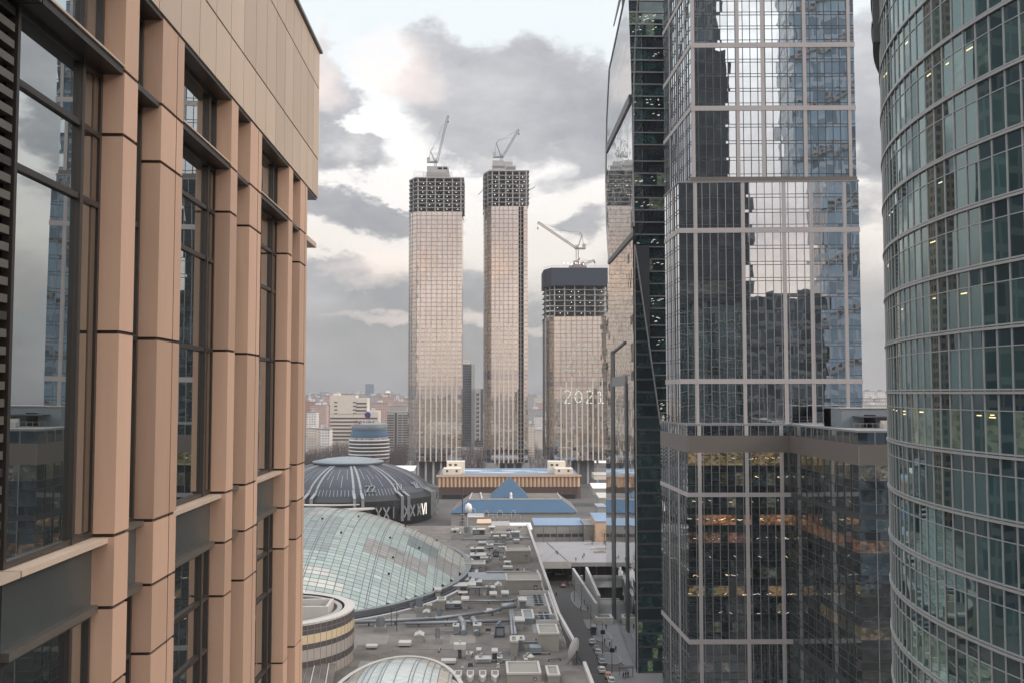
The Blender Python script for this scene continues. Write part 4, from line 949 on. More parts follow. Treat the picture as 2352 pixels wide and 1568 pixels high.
GL = {'X': [((0,0),(1,2)),((0,2),(1,0))], 'V': [((0,2),(.5,0)),((.5,0),(1,2))], 'I': [((.5,0),(.5,2))], 'L': [((0,2),(0,0)),((0,0),(1,0))],
      '2': [((0,1.6),(.3,2)),((.3,2),(.8,2)),((.8,2),(1,1.5)),((1,1.5),(0,0)),((0,0),(1,0))], '7': [((0,2),(1,2)),((1,2),(.35,0))], '9': [((1,1.2),(.5,.9)),((.5,.9),(.05,1.3)),((.05,1.3),(.2,1.9)),((.2,1.9),(.9,1.9)),((.9,1.9),(1,1.2)),((1,1.2),(.6,0))]}
def skirt_text(s, deg, m_='stripe', h=6.5, wch=3.4, z0=5):
    for i, ch in enumerate(s):
        b = MB()
        for (p, q) in GL[ch]:
            def W(u): a_ = R(deg) + (i*1.35*wch + u[0]*wch)/AR; return Vector((AC[0]+(AR+.75)*math.cos(a_), AC[1]+(AR+.75)*math.sin(a_), z0 + u[1]*h/2))
            b.bar(W(p), W(q), .5, .75)
        b.build('skirt_numeral', m_, ar)
def roof_text(s, deg, r_=49, h=3.2, wch=2.4):
    for i, ch in enumerate(s):
        b = MB()
        for (p, q) in GL[ch]:
            def W(u): a_ = R(deg) + (i*1.3*wch + u[0]*wch)/r_; rr = r_ - u[1]*h/2; return Vector((AC[0]+rr*math.cos(a_), AC[1]+rr*math.sin(a_), domez(rr)+.7))
            b.bar(W(p), W(q), .7, .3)
        b.build('roof_numeral', 'stripe', ar)
skirt_text('XXI', -66); skirt_text('XXI', -47); skirt_text('X', -36); skirt_text('V', -31.5, 'lamp_dim'); skirt_text('I', -27.5, 'lamp_dim', wch=1.6); skirt_text('XX', -15); skirt_text('XIX', 1)
roof_text('22', -70); roof_text('72', -48); roof_text('92', -30)
pr = thing('arena_porch', 'curved white edged porch roof in front of the navy arena', 'porch', (AC[0]-6, 528, 0))
part('roof', 'rim_pale', pr, lambda b: b.prism(arc(AC[0]-10, 538, 32, 180, 360, 20, 12), 11.2, 12)); part('wall', 'black', pr, lambda b: b.prism(arc(AC[0]-10, 538, 30, 180, 360, 20, 11), 0, 11.2))
part('upper_roof', 'rim_pale', pr, lambda b: b.prism(arc(AC[0]-10, 541, 26, 180, 360, 20, 9), 13.5, 14.1)); part('upper_wall', 'navy', pr, lambda b: b.prism(arc(AC[0]-10, 541, 24, 180, 360, 20, 8), 12, 13.5))

# ================================================================== exhibition hall with fluted orange wall
EY = 690.0
e0, e1 = at(1003, 1100, Y=EY), at(1334, 1100, Y=EY); et = at(1160, 1091, Y=EY).z
ex = thing('exhibition_hall', 'wide exhibition hall with fluted orange wall panels and pale blue roof', 'hall', ((e0.x+e1.x)/2, 720, 0))
part('wall', 'orange_dark', ex, lambda b: b.box(e0.x, e1.x, EY, EY+62, 0, et))
part('roof', 'roof_blue', ex, lambda b: b.box(e0.x+2, e1.x-2, EY+2, EY+60, et, et+.6))
part('roof_edge', 'orange_wall', ex, lambda b: b.box(e0.x-.3, e1.x+.3, EY-1.6, EY-.1, et-.9, et+.5))
for k in range(8): part('roof_snow_patch', 'white_paint', ex, lambda b: b.prism([(p[0], p[1]) for p in arc(e0.x+22+k*8.5, EY+18+rnd.random()*22, 6+rnd.random()*5, 0, 350, 12, 1.6+rnd.random()*1.8)], et+.6, et+.62+.003*k))
nf = 36; zmid = at(1160, 1117, Y=EY).z
for k in range(nf):
    xa = e0.x + .6 + (e1.x-e0.x-1.2)*k/nf; xb = e0.x + .6 + (e1.x-e0.x-1.2)*(k+1)/nf; xm = (xa+xb)/2; wdt = (xb-xa)
    part('fluted_panel', 'orange_wall', ex, lambda b: (b.prism([(xa+.15, EY-.1), (xm, EY-1.5), (xb-.15, EY-.1)], zmid, et-.9), b.q((xa+.6, EY-.12, zmid), (xb-.6, EY-.12, zmid), (xm, EY-1.4, zmid))) )
    part('lower_fin', 'orange_dark' if k % 2 else 'jamb', ex, lambda b: b.box(xm-.35, xm+.35, EY-.7, EY-.02, 3, zmid-.4))
part('base_painted_shadow', 'black', ex, lambda b: b.box(e0.x+4, e1.x-4, EY-.5, EY-.03, 0, 3))  # solid black strip paints the shade along the foot of the wall
for nm, xa, xb in (('left', 1018, 1059), ('right', 1275, 1316)):
    h = thing('roof_house', 'white two step roof house on the %s end of the exhibition hall' % nm, 'roof house', (at(xa,1100,Y=EY+2).x, EY+4, et))
    l = at(xa, 1080, Y=EY+2); r_ = at(xb, 1080, Y=EY+2); z1 = at(xa, 1075, Y=EY+2).z
    part('wall', 'cream', h, lambda b: b.box(l.x, r_.x, EY+2, EY+14, et+.6, z1))
    l2 = at(xa + (8 if nm == 'left' else -15), 1075, Y=EY+14); r2 = at(xb + (8 if nm == 'left' else -17), 1075, Y=EY+14)
    part('upper_wall', 'cream', h, lambda b: b.box(l2.x, r2.x, EY+14, EY+26, et+.6, at(xa, 1059, Y=EY+14).z))
    for f_ in (.22, .75): part('window', 'ribbon', h, lambda b: b.box(l.x+(r_.x-l.x)*f_-.7, l.x+(r_.x-l.x)*f_+.7, EY+1.9, EY+2.05, et+2.4, et+4))
    for f_ in (.2, .5): part('window', 'ribbon', h, lambda b: b.box(l2.x+(r2.x-l2.x)*f_-1, l2.x+(r2.x-l2.x)*f_+1, EY+13.9, EY+14.05, at(xa,1069,Y=EY+14).z, at(xa,1064,Y=EY+14).z))

# ================================================================== blue pyramid pavilion
py_ = thing('pyramid_pavilion', 'blue metal pavilion with a pyramid rising from its flat roof', 'pavilion', (at(1170,1150,Y=540).x, 560, 0))
f0, f1 = at(1032, 1177, Y=525), at(1328, 1177, Y=525); u0, u1 = at(1078, 1146, Y=533), at(1289, 1146, Y=533)
zr = u0.z; zf = f0.z; k0, k1 = at(1096, 1131, Z=zr), at(1268, 1131, Z=zr)
b = MB(); b.q((f0.x, 525, zf), (f1.x, 525, zf), (u1.x, 533, zr), (u0.x, 533, zr)); b.build('blue_slope', 'blue_roof', py_)
b = MB(); b.q((f1.x, 525, zf), (k1.x+12, k1.y+6, zf), (k1.x+3, k1.y, zr), (u1.x, 533, zr)); b.q((k0.x-12, k0.y+6, zf), (f0.x, 525, zf), (u0.x, 533, zr), (k0.x-3, k0.y, zr)); b.build('side_slope', 'cladding_brown', py_)
part('roof_deck', 'roof', py_, lambda b: b.prism([(u0.x, 533), (u1.x, 533), (k1.x+3, k1.y), (k0.x-3, k0.y)], zr-.6, zr-.01))
part('roof_edge', 'unit_pale', py_, lambda b: (b.bar((u0.x, 533, zr+.1), (u1.x, 533, zr+.1), .5), b.bar((u0.x, 533, zr+.1), (k0.x-3, k0.y, zr+.1), .5), b.bar((u1.x, 533, zr+.1), (k1.x+3, k1.y, zr+.1), .4), b.bar((u0.x+7, 534, zr+.1), (k0.x+2, k0.y, zr+.1), .8)))
pb0, pb1 = at(1127, 1143, Z=zr), at(1215, 1143, Z=zr); pd = (pb1.x-pb0.x); ap = at(1171, 1093, Y=pb0.y+pd/2)
b = MB(); p = [(pb0.x, pb0.y, zr+.02), (pb1.x, pb0.y, zr+.02), (pb1.x, pb0.y+pd, zr+.02), (pb0.x, pb0.y+pd, zr+.02)]
for i in range(4): b.q(p[i], p[(i+1) % 4], tuple(ap))
b.build('pyramid', 'blue_roof', py_)
part('white_statue', 'white_paint', py_, lambda b: (b.lathe((ap.x+.3, pb0.y-.5), [(.9, zr), (.6, zr+1.5), (.8, zr+2.3), (.3, zr+3.2), (0, zr+3.4)], 10),))
part('base_wall', 'unit', py_, lambda b: b.prism([(f0.x+1, 525.8), (f1.x-1, 525.8), (k1.x+10, k1.y+5), (k0.x-10, k0.y+5)], 0, zf-.05))
mat('patch_dark', (.105,.095,.088), .9, .3, .3); mat('patch_pale', (.205,.188,.17), .9, .3, .3)
# ================================================================== shopping mall: roof slab, street parapet
RZ = 20.0
mall = thing('shopping_mall', 'huge flat taupe mall roof crowded with ventilation units beside the street', 'shopping mall', (-40, 260, 0))
part('roof', 'roof', mall, lambda b: (b.prism([(-150, 100), (21.0, 100), (21.0, 197), (18.6, 197), (18.6, 404), (-150, 404)], 18.9, RZ)))
part('wall', 'block_wall', mall, lambda b: (b.prism([(-149, 101), (20.7, 101), (20.7, 196.8), (18.4, 196.8), (18.4, 403.5), (-149, 403.5)], 0, 18.9)))
part('parapet', 'rim_pale', mall, lambda b: (b.box(18.7, 19.5, 240, 404, RZ-.5, RZ+.75), b.box(17.0, 17.5, 240, 300, RZ, RZ+.5), b.bar((19.1,240,RZ+.4), (20.4, 212, RZ+.4), .7, 1.0), b.box(20.5, 21.2, 100, 197, RZ-.5, RZ+.8), b.box(12, 18.7, 239.6, 240.2, RZ-.1, RZ+.6)))
pr2 = random.Random(3)
for k in range(46):
    x, y = pr2.uniform(-34, 15), pr2.uniform(150, 398); w_, d__ = pr2.uniform(.8, 5), pr2.uniform(1, 7); z = RZ + .004*(1 + k % 5)
    part('roof_patch', pr2.choice(['roof_grey','patch_dark','patch_pale']), mall, lambda b: b.q((x-w_, y-d__, z), (x+w_, y-d__*.9, z), (x+w_*.95, y+d__, z), (x-w_, y+d__, z)))
for k in range(20):
    y = 145 + k*13.0; part('roof_seam', 'patch_dark', mall, lambda b: b.box(-60, 18.3, y, y+.16, RZ, RZ+.03))
def r5(x, y): return ((1220 + x/6.532)*.8241, (1460 + y/6.532)*.8241)
def r6(x, y): return ((1200 + x/5.113)*.8241, (1660 + y/5.113)*.8241)
def r7(x, y): return ((840 + x/4.855)*.8241, (1580 + y/4.855)*.8241)
def spot(f, x0, x1, yb, yt, z=RZ):
    a = at(*f(x0, yb), Z=z); c = at(*f(x1, yb), Z=z); h = (f(0, yb)[1] - f(0, yt)[1]) / 2200 * a.y * 1.02
    return a.x, c.x, a.y, h
GR = 'ventilation units on the mall roof'
def unit(f, x0, x1, yb, yt, dep, kind, label, m_='unit', z=RZ):
    xa, xb, y, h = spot(f, x0, x1, yb, yt, z); w_ = xb - xa; xm, ym = (xa+xb)/2, y + dep/2
    nm = {'cap': 'capped_vent', 'ahu': 'air_handler', 'block': 'plant_block', 'cyl': 'exhaust_drum', 'gable': 'gabled_vent', 'tee': 'tee_vent', 'slab': 'roof_slab_cover', 'louvre': 'louvred_hood', 'cone': 'exhaust_stack', 'chill': 'chiller_bank', 'kit': 'skylight_hatch'}[kind]
    t = thing(nm, label, {'cap':'roof vent','ahu':'air handler','block':'plant room','cyl':'exhaust drum','gable':'roof vent','tee':'roof vent','slab':'roof cover','louvre':'vent hood','cone':'exhaust stack','chill':'chiller','kit':'roof hatch'}[kind], (xm, ym, z), GR)
    if kind == 'cap':
        part('shaft', m_, t, lambda b: b.box(xa+w_*.1, xb-w_*.1, y+dep*.1, y+dep*.9, z, z+h*.72))
        part('cap', 'unit_pale', t, lambda b: b.box(xa-w_*.05, xb+w_*.05, y-.1, y+dep+.1, z+h*.82, z+h)); part('gap', 'unit_dark', t, lambda b: b.box(xa+w_*.15, xb-w_*.15, y+dep*.15, y+dep*.85, z+h*.72, z+h*.82))
    elif kind == 'gable':
        part('shaft', m_, t, lambda b: b.box(xa, xb, y, y+dep, z, z+h*.75))
        def gb(b):
            b.q((xa-.1, y-.1, z+h*.75), (xb+.1, y-.1, z+h*.75), (xm, y-.1, z+h)); b.q((xb+.1, y+dep, z+h*.75), (xa-.1, y+dep, z+h*.75), (xm, y+dep, z+h))
            b.q((xa-.1, y+dep, z+h*.75), (xa-.1, y-.1, z+h*.75), (xm, y-.1, z+h), (xm, y+dep, z+h)); b.q((xb+.1, y-.1, z+h*.75), (xb+.1, y+dep, z+h*.75), (xm, y+dep, z+h), (xm, y-.1, z+h))
        part('gable_cap', 'unit_pale', t, gb)
    elif kind == 'ahu':
        part('casing', m_, t, lambda b: b.box(xa, xb, y, y+dep, z+.25, z+h)); part('skid', 'unit_dark', t, lambda b: b.box(xa+.15, xb-.15, y+.1, y+dep-.1, z, z+.25))
        part('roof_panel', 'unit_pale' if m_ != 'unit_dark' else 'unit_dark', t, lambda b: b.box(xa-.1, xb+.1, y-.12, y+dep+.1, z+h, z+h+.1))
        n = max(1, int(w_/1.6))
        for k in range(n): part('access_panel', 'unit_dark' if k % 3 == 1 else 'unit_blue', t, lambda b: b.box(xa+w_*(k+.12)/n, xa+w_*(k+.88)/n, y-.05, y-.0, z+.45, z+h*.85))
        part('outlet', 'duct', t, lambda b: b.tube([(xa+w_*.3, ym, z+h), (xa+w_*.3, ym, z+h+.6), (xa+w_*.3+.7, ym+.4, z+h+.7)], .28))
    elif kind == 'block':
        part('wall', m_, t, lambda b: b.box(xa, xb, y, y+dep, z, z+h))
        part('parapet', 'unit_pale', t, lambda b: (b.box(xa-.15, xb+.15, y-.15, y+.35, z+h, z+h+.35), b.box(xa-.15, xb+.15, y+dep-.3, y+dep+.15, z+h, z+h+.35), b.box(xa-.15, xa+.3, y+.35, y+dep-.3, z+h, z+h+.35), b.box(xb-.3, xb+.15, y+.35, y+dep-.3, z+h, z+h+.35)))
        if w_ > 6: part('vent_window', 'unit_dark', t, lambda b: b.box(xb-w_*.22, xb-w_*.12, y-.08, y+.0, z+h*.3, z+h*.65)); part('window_frame', 'unit_pale', t, lambda b: b.box(xb-w_*.20, xb-w_*.14, y-.12, y-.08, z+h*.36, z+h*.52))
    elif kind == 'cyl':
        part('curb', 'unit', t, lambda b: b.box(xa-.25, xb+.25, y-.1, y+w_+.3, z, z+h*.35)); part('drum', 'duct', t, lambda b: b.cyl((xm, y+w_/2), w_/2, z+h*.35, z+h, 18)); part('lip', 'unit_dark', t, lambda b: b.cyl((xm, y+w_/2), w_*.42, z+h, z+h+.05, 18))
    elif kind == 'tee':
        part('stem', 'unit_dark', t, lambda b: b.box(xm-w_*.15, xm+w_*.15, y+dep*.2, y+dep*.7, z, z+h*.7)); part('hood', 'unit_pale', t, lambda b: b.box(xa, xb, y, y+dep, z+h*.62, z+h*.95)); part('knob', 'unit_pale', t, lambda b: b.cyl((xm, y+dep*.5), w_*.08, z+h*.95, z+h*1.15, 10))
    elif kind == 'slab':
        part('panel', m_, t, lambda b: b.box(xa, xb, y, y+dep, z+.3, z+.3+h)); part('footing', 'unit_dark', t, lambda b: (b.box(xa+.3, xa+.6, y+.1, y+dep-.1, z, z+.3), b.box(xb-.6, xb-.3, y+.1, y+dep-.1, z, z+.3)))
    elif kind == 'louvre':
        def hood(b): b.prism([(xa, y+dep), (xa, y+dep*.35), (xm-w_*.15, y), (xm+w_*.15, y), (xb, y+dep*.35), (xb, y+dep)], z, z+h*.45)
        part('hood', 'unit_pale', t, hood)
        for k in range(4): part('louvre_blade', 'unit_dark', t, lambda b: b.box(xa+w_*.16, xb-w_*.16, y+dep*(.42+k*.13), y+dep*(.48+k*.13), z+h*.45, z+h*.45+.04))
    elif kind == 'cone':
        part('stack', m_, t, lambda b: [b.cyl((xm, ym), w_*(.42+.04*k), z+h*(.0+.2*k), z+h*(.17+.2*k), 14) for k in range(4)]); part('cone_cap', 'unit_pale', t, lambda b: b.cyl((xm, ym), w_*.6, z+h*.8, z+h, 16, r1=w_*.12)); part('curb', 'unit_dark', t, lambda b: b.box(xa, xb, y, y+dep, z, z+.3))
    elif kind == 'chill':
        part('frame', 'unit_blue', t, lambda b: b.box(xa, xb, y, y+dep, z+.4, z+h))
        nx, ny = 2, max(2, int(dep/2.4))
        for i in range(nx):
            for j in range(ny):
                cx_, cy_ = xa+w_*(i+.5)/nx, y+dep*(j+.5)/ny; rr = min(w_/nx, dep/ny)*.42
                f_ = part('fan', 'unit_dark', t, lambda b: b.lathe((cx_, cy_), [(rr, z+h), (rr, z+h+.3), (rr*.85, z+h+.3), (rr*.85, z+h+.05), (0, z+h+.05)], 16))
    elif kind == 'kit':
        part('curb', m_, t, lambda b: b.box(xa, xb, y, y+dep, z, z+h*.6)); part('lid', 'unit_dark', t, lambda b: b.box(xa+.2, xb-.2, y+.2, y+dep-.2, z+h*.6, z+h*.68)); part('frame', 'unit_pale', t, lambda b: (b.box(xa-.1, xa+.2, y-.1, y+dep+.1, z+h*.6, z+h*.8), b.box(xb-.2, xb+.1, y-.1, y+dep+.1, z+h*.6, z+h*.8), b.box(xa+.2, xb-.2, y-.1, y+.2, z+h*.6, z+h*.8)))
    return t
U = [
 (r5,1245,1690,690,500,9,'block','tan stair block with small window, farther of the two beside the parapet','block_wall'),
 (r5,1255,1890,1255,1040,10,'block','long tan stair block with pale window box, nearer of the two by the parapet','block_wall'),
 (r5,395,860,850,745,7,'block','grey plant box with dark opening beside the dome rim','unit'),
 (r5,590,880,640,575,6,'ahu','blue grey air handler nearest the dome tip','unit_blue'),
 (r5,600,840,500,450,4,'ahu','narrow blue air handler behind another at the dome tip','unit_blue'),
 (r5,1190,1365,835,795,3,'slab','white arched vent cover in front of the far stair block','unit_pale'),
 (r5,1215,1330,760,690,3,'cap','white capped vent before the far stair block','unit'),
 (r5,1200,1285,660,605,3,'cap','small white capped vent touching the far stair block','unit'),
 (r5,1020,1110,335,220,3,'cap','tall pale capped vent, left of the far twin pair','unit'),
 (r5,1155,1250,350,210,3,'cap','tall pale capped vent, right of the far twin pair','unit'),
 (r5,1045,1165,1255,1085,4,'gable','tall arched vent tower left of the near stair block','unit'),
 (r5,570,690,1270,1110,4,'cap','tall box vent with broad lid right of the long air handler','unit'),
 (r5,950,1075,1410,1275,4,'cap','square tan vent tower above the long roof pipe','unit'),
 (r5,1165,1290,1410,1260,4,'cap','square tan vent tower with white lid near the chiller yard','unit'),
 (r5,875,1050,1275,1160,3,'ahu','pale three door air unit left of the arched vent','unit_pale'),
 (r5,235,540,1225,1130,5,'ahu','long pale air handler near the dome rim','unit'),
 (r5,360,560,1070,1020,4,'ahu','flat pale air handler behind the long one','unit'),
 (r5,640,800,1150,1060,4,'ahu','blue grey air unit behind the box vent','unit_blue'),
 (r5,770,925,690,605,2.5,'tee','white T-shaped vent in front of the blue air handlers','unit_pale'),
 (r5,520,620,690,640,2.5,'tee','small white T-shaped vent hugging the dome rim','unit_pale'),
 (r5,370,545,1290,1245,2.5,'tee','broad white T-shaped vent with antenna below the long air handler','unit_pale'),
 (r5,445,520,1400,1280,3,'cyl','metal exhaust drum under the broad T-shaped vent','unit'),
 (r5,1480,1620,1530,1385,4,'cap','grey box vent at the corner of the chiller yard','unit_blue'),
 (r5,1110,1150,510,410,2,'cap','slim white cabinet, left of a pair behind the far stair block','unit_pale'),
 (r5,1170,1215,515,410,2,'cap','slim white cabinet, right of a pair behind the far stair block','unit_pale'),
 (r5,900,1010,450,385,4,'ahu','small grey fan unit amid pipes near the dome tip','unit'),
 (r5,1010,1110,590,500,3,'ahu','dark mottled compressor beside the slim cabinets','unit_dark'),
 (r5,740,880,380,345,3,'slab','flat pale cover on the far side of the dome tip','unit_pale'),
 (r5,245,380,150,90,3,'tee','far white mushroom vent behind the dome','unit_pale'),
 (r5,640,860,190,100,4,'ahu','far blue grey air handler near the roof end wall','unit_blue'),
 (r5,470,610,210,60,4,'cyl','far dark grey cooling drum near the roof end wall','unit'),
 (r5,930,1040,140,50,4,'cap','far grey vent with wide lid, left of the dark drum','unit'),
 (r5,975,1320,280,175,4,'block','far low grey plant box before the end wall','unit'),
 (r5,1250,1350,170,110,3,'ahu','far black fan unit near the street corner','unit_dark'),
 (r5,1460,1545,130,30,3,'cap','far tall pale vent nearest the street corner','unit_pale'),
 (r5,1345,1490,270,150,4,'ahu','far pale air handler nearest the street corner','unit'),
 (r5,1380,1490,345,300,3,'slab','low round pale cover near the street parapet, far end','unit_pale'),
 (r5,360,540,975,935,2.5,'slab','pale flat cover beside the long metal roof','unit_pale'),
 (r6,320,400,550,440,3,'ahu','grey fan box with two dark openings on the big duct run','unit'),
 (r6,610,720,560,430,3,'ahu','grey fan box at the right end of the big duct run','unit'),
 (r6,925,1055,590,445,3,'ahu','black box unit hanging below the big duct run','unit_dark'),
 (r6,60,135,680,480,3,'cyl','ribbed exhaust drum on a tan curb, left of the big duct run','unit'),
 (r6,90,160,350,190,3,'cyl','ribbed exhaust drum on a tan curb above the big duct run','unit'),
 (r6,440,540,190,50,4,'cap','tan vent tower standing on the long roof pipe','unit'),
 (r6,215,435,185,110,3,'ahu','low blue grey cabinet left of the tan vent tower','unit_blue'),
 (r6,90,210,195,80,4,'block','small tan plant block left of the low blue cabinet','block_wall'),
 (r6,1210,1340,490,350,4,'cap','tan vent tower with white lid right of the twin pipes','unit'),
 (r6,1145,1240,860,670,4,'block','tall narrow tan block at the foot of the twin pipes','block_wall'),
 (r6,1255,1335,780,650,3,'block','grey green cabinet at the foot of the twin pipes','unit_blue'),
 (r6,1145,1215,1040,860,3,'cyl','banded cylindrical stack below the narrow tan block','unit'),
 (r6,1390,1480,1050,860,3,'cone','tan banded exhaust stack with conical white cap','block_wall'),
 (r6,1415,1580,830,760,3,'slab','pale blue flat cover behind the conical cap stack','unit_blue'),
 (r6,1545,1830,790,560,8,'block','large tan penthouse block against the parapet','block_wall'),
 (r6,1095,1570,1235,1125,8,'block','broad tan block at the bottom edge, left of two','block_wall'),
 (r6,1672,1840,1235,1145,6,'block','small tan block at the bottom edge, right of two','block_wall'),
 (r6,330,500,900,690,2,'tee','grey tunnel hood vent with white flat top, lower left','unit_pale'),
 (r6,655,720,870,770,2,'cap','small white capped vent between two hood vents','unit_pale'),
 (r6,510,580,890,810,2,'kit','small round topped hatch beside the tunnel hood vent','unit'),
 (r6,875,955,930,790,2.5,'cap','dark fronted shaft vent with white rim','unit_dark'),
 (r6,640,860,960,905,2.5,'ahu','white corrugated duct box left of the dark fronted shaft','unit_pale'),
 (r6,955,1020,960,890,2.5,'ahu','white box unit right of the dark fronted shaft','unit_pale'),
 (r6,150,360,980,945,2,'slab','long pale sill cover left of the hooded vents','unit_pale'),
 (r6,335,440,1225,1090,5,'louvre','pointed white louvred hood, first from the left','unit_pale'),
 (r6,512,615,1225,1090,5,'louvre','pointed white louvred hood, second from the left','unit_pale'),
 (r6,692,795,1225,1090,5,'louvre','pointed white louvred hood, third from the left','unit_pale'),
 (r6,868,975,1225,1090,5,'louvre','pointed white louvred hood, rightmost of four','unit_pale'),
 (r7,1000,1120,870,700,3,'cyl','exhaust drum sitting across the long roof pipe','unit'),
 (r7,1530,1650,1020,900,3,'gable','small tan gabled vent below the long roof pipe','unit'),
 (r7,1645,1730,690,595,3,'gable','small tan gabled vent above the long roof pipe','unit'),
 (r7,1700,1760,600,500,3,'gable','tiny gabled vent beside the dome rim cluster','unit'),
 (r7,1550,1640,600,430,3,'cyl','grey upright tank by the dome rim','unit'),
 (r7,1460,1530,580,490,3,'cyl','shorter grey tank left of the upright tank','unit'),
 (r7,1800,1890,450,305,3,'cap','tall tan chimney box right of the grey tanks','unit'),
 (r7,1310,1480,1080,1040,2.5,'slab','white skylight slab alone on the open roof','unit_pale'),
 (r7,870,1020,1110,1085,2,'slab','long thin pale board lying near the lower glass roof','unit_pale'),
 (r5,1760,1930,1480,1450,11,'chill','upper chiller bank with round fans by the parapet','unit_blue'),
 (r6,1545,1715,365,340,8,'chill','lower chiller bank with round fans by the parapet','unit_blue'),
 (r6,1320,1475,400,330,9,'block','smooth blue grey metal house beside the lower chillers','unit_blue'),
 (r6,800,880,250,200,2.5,'tee','small white vent at the end of the twin pipes','unit_pale'),
 (r6,1340,1400,960,910,3,'ahu','white cabinet left of the conical cap stack','unit_pale'),
]
for u_ in U: unit(*u_)
def rp(f, x, y, up=.5): p = at(*f(x, y), Z=RZ); return Vector((p.x, p.y, RZ+up))
def pipes(name, label, runs, r_, m_='duct', cat='pipe', sup=True):
    b = MB()
    pts0 = runs[0][0]; t = thing(name, label, cat, tuple(Vector((runs[0][0].x, runs[0][0].y, RZ))), 'pipes and ducts on the mall roof')
    for run in runs:
        part('pipe', m_, t, lambda b: b.tube(run, r_, 8))
        if sup:
            for p, q in zip(run, run[1:]):
                n = max(1, int((q-p).length/6))
                for i in range(n):
                    c = p + (q-p)*(i+.5)/n; part('bracket', 'unit_dark', t, lambda b: b.box(c.x-.15, c.x+.15, c.y-.35, c.y+.35, RZ, c.z-r_*.5))
pipes('roof_pipe', 'long pair of thick pale pipes crossing the roof left to right', [[rp(r6,-360,440,.8), rp(r6,1150,395,.8)], [rp(r7,730,800,1.0), rp(r6,60,380,1.0), rp(r6,760,290,1.0), rp(r6,1000,255,1.2)]], .42)
pipes('roof_pipe', 'twin vertical pipes bending down past the black box unit', [[rp(r6,1135,260,1.0), rp(r6,1150,400,1.0), rp(r6,1165,620,1.0)], [rp(r6,1165,260,1.0), rp(r6,1190,400,1.0), rp(r6,1212,620,1.0)]], .36)
pipes('roof_pipe', 'long thin pipe from the tan vent tower to the chiller yard', [[rp(r5,560,1440,.7), rp(r5,1290,1440,.7), rp(r5,1465,1400,.7)]], .28)
pipes('roof_pipe', 'far thin pipe running across behind the dome tip', [[rp(r5,430,295,.7), rp(r5,1000,290,.7), rp(r5,1690,285,.7)]], .25)
pipes('roof_pipe', 'short white pipe linking the drum to the square vent tower', [[rp(r5,550,1300,2.2), rp(r5,960,1295,2.2)]], .3)
pipes('roof_duct', 'bent grey duct pair curling down from the big run', [[rp(r6,420,440,2.0), rp(r6,470,480,1.6), rp(r6,470,560,.6)], [rp(r6,600,440,2.0), rp(r6,650,500,1.6), rp(r6,655,570,.6)]], .7, 'duct', 'duct', False)
pipes('roof_duct', 'wide square duct end hooking over the twin pipes', [[rp(r6,1000,250,1.8), rp(r6,1210,230,1.8)]], .75, 'duct', 'duct', False)
b = MB(); p, q = rp(r6,1140,650,.9), rp(r6,1335,650,.9); b.bar(p, q, 1.0, .8); solo('roof_duct', b, 'unit_pale', 'short pale cross duct closing the foot of the twin pipes', 'duct', 'pipes and ducts on the mall roof')
pipes('roof_pipe', 'thin pipes looping behind the far twin vents', [[rp(r5,1000,385,.6), rp(r5,1240,395,.6)], [rp(r5,890,500,1.2), rp(r5,1000,470,1.2), rp(r5,1090,520,.6)], [rp(r5,860,590,1.0), rp(r5,960,600,.6)]], .3)
# low metal roof, gantry, dish, boom
g0, g1 = at(*r5(400,1015), Z=RZ), at(*r5(1250,1020), Z=RZ); g2 = at(*r5(1840,960), Z=RZ); gb0, gb1 = at(*r5(395,870), Z=RZ+2), at(*r5(1690,870), Z=RZ+2)
t = thing('metal_strip_roof', 'long low blue grey metal roof across the mall between the stair blocks', 'roof', ((g0.x+g2.x)/2, g0.y+4, RZ))
def strip(b):
    b.q((g0.x+4, g0.y, RZ+.05), (g2.x, g0.y, RZ+.05), (gb1.x, gb0.y, RZ+2), (gb0.x, gb0.y, RZ+2)); b.q((g2.x, g0.y, RZ+.05), (g2.x, gb0.y+2, RZ+.05), (gb1.x, gb0.y, RZ+2)); b.q((gb0.x, gb0.y, RZ+2), (gb1.x, gb0.y, RZ+2), (gb1.x, gb0.y+2, RZ), (gb0.x, gb0.y+2, RZ))
part('sheet_metal', 'duct', t, strip); part('ridge_cap', 'unit_pale', t, lambda b: b.bar((gb0.x+8, gb0.y, RZ+2.1), (gb1.x, gb0.y, RZ+2.1), .6, .3))
t = thing('pipe_gantry', 'thin black rectangular frame standing over the long roof pipe', 'frame', tuple(rp(r7,1250,850,0)), 'pipes and ducts on the mall roof')
a_, c_ = rp(r7,1215,790,0), rp(r7,1290,860,0)
part('post', 'unit_dark', t, lambda b: b.bar(a_, a_ + Vector((0,0,4.4)), .14)); part('post', 'unit_dark', t, lambda b: b.bar(c_, c_ + Vector((0,0,4.8)), .14)); part('crossbar', 'unit_dark', t, lambda b: b.bar(a_ + Vector((0,0,4.4)), c_ + Vector((0,0,4.8)), .14))
dp = at(*r6(2050, 960), Z=RZ)
t = thing('satellite_dish', 'large pale satellite dish at the street corner of the mall roof', 'satellite dish', (dp.x, dp.y, RZ))
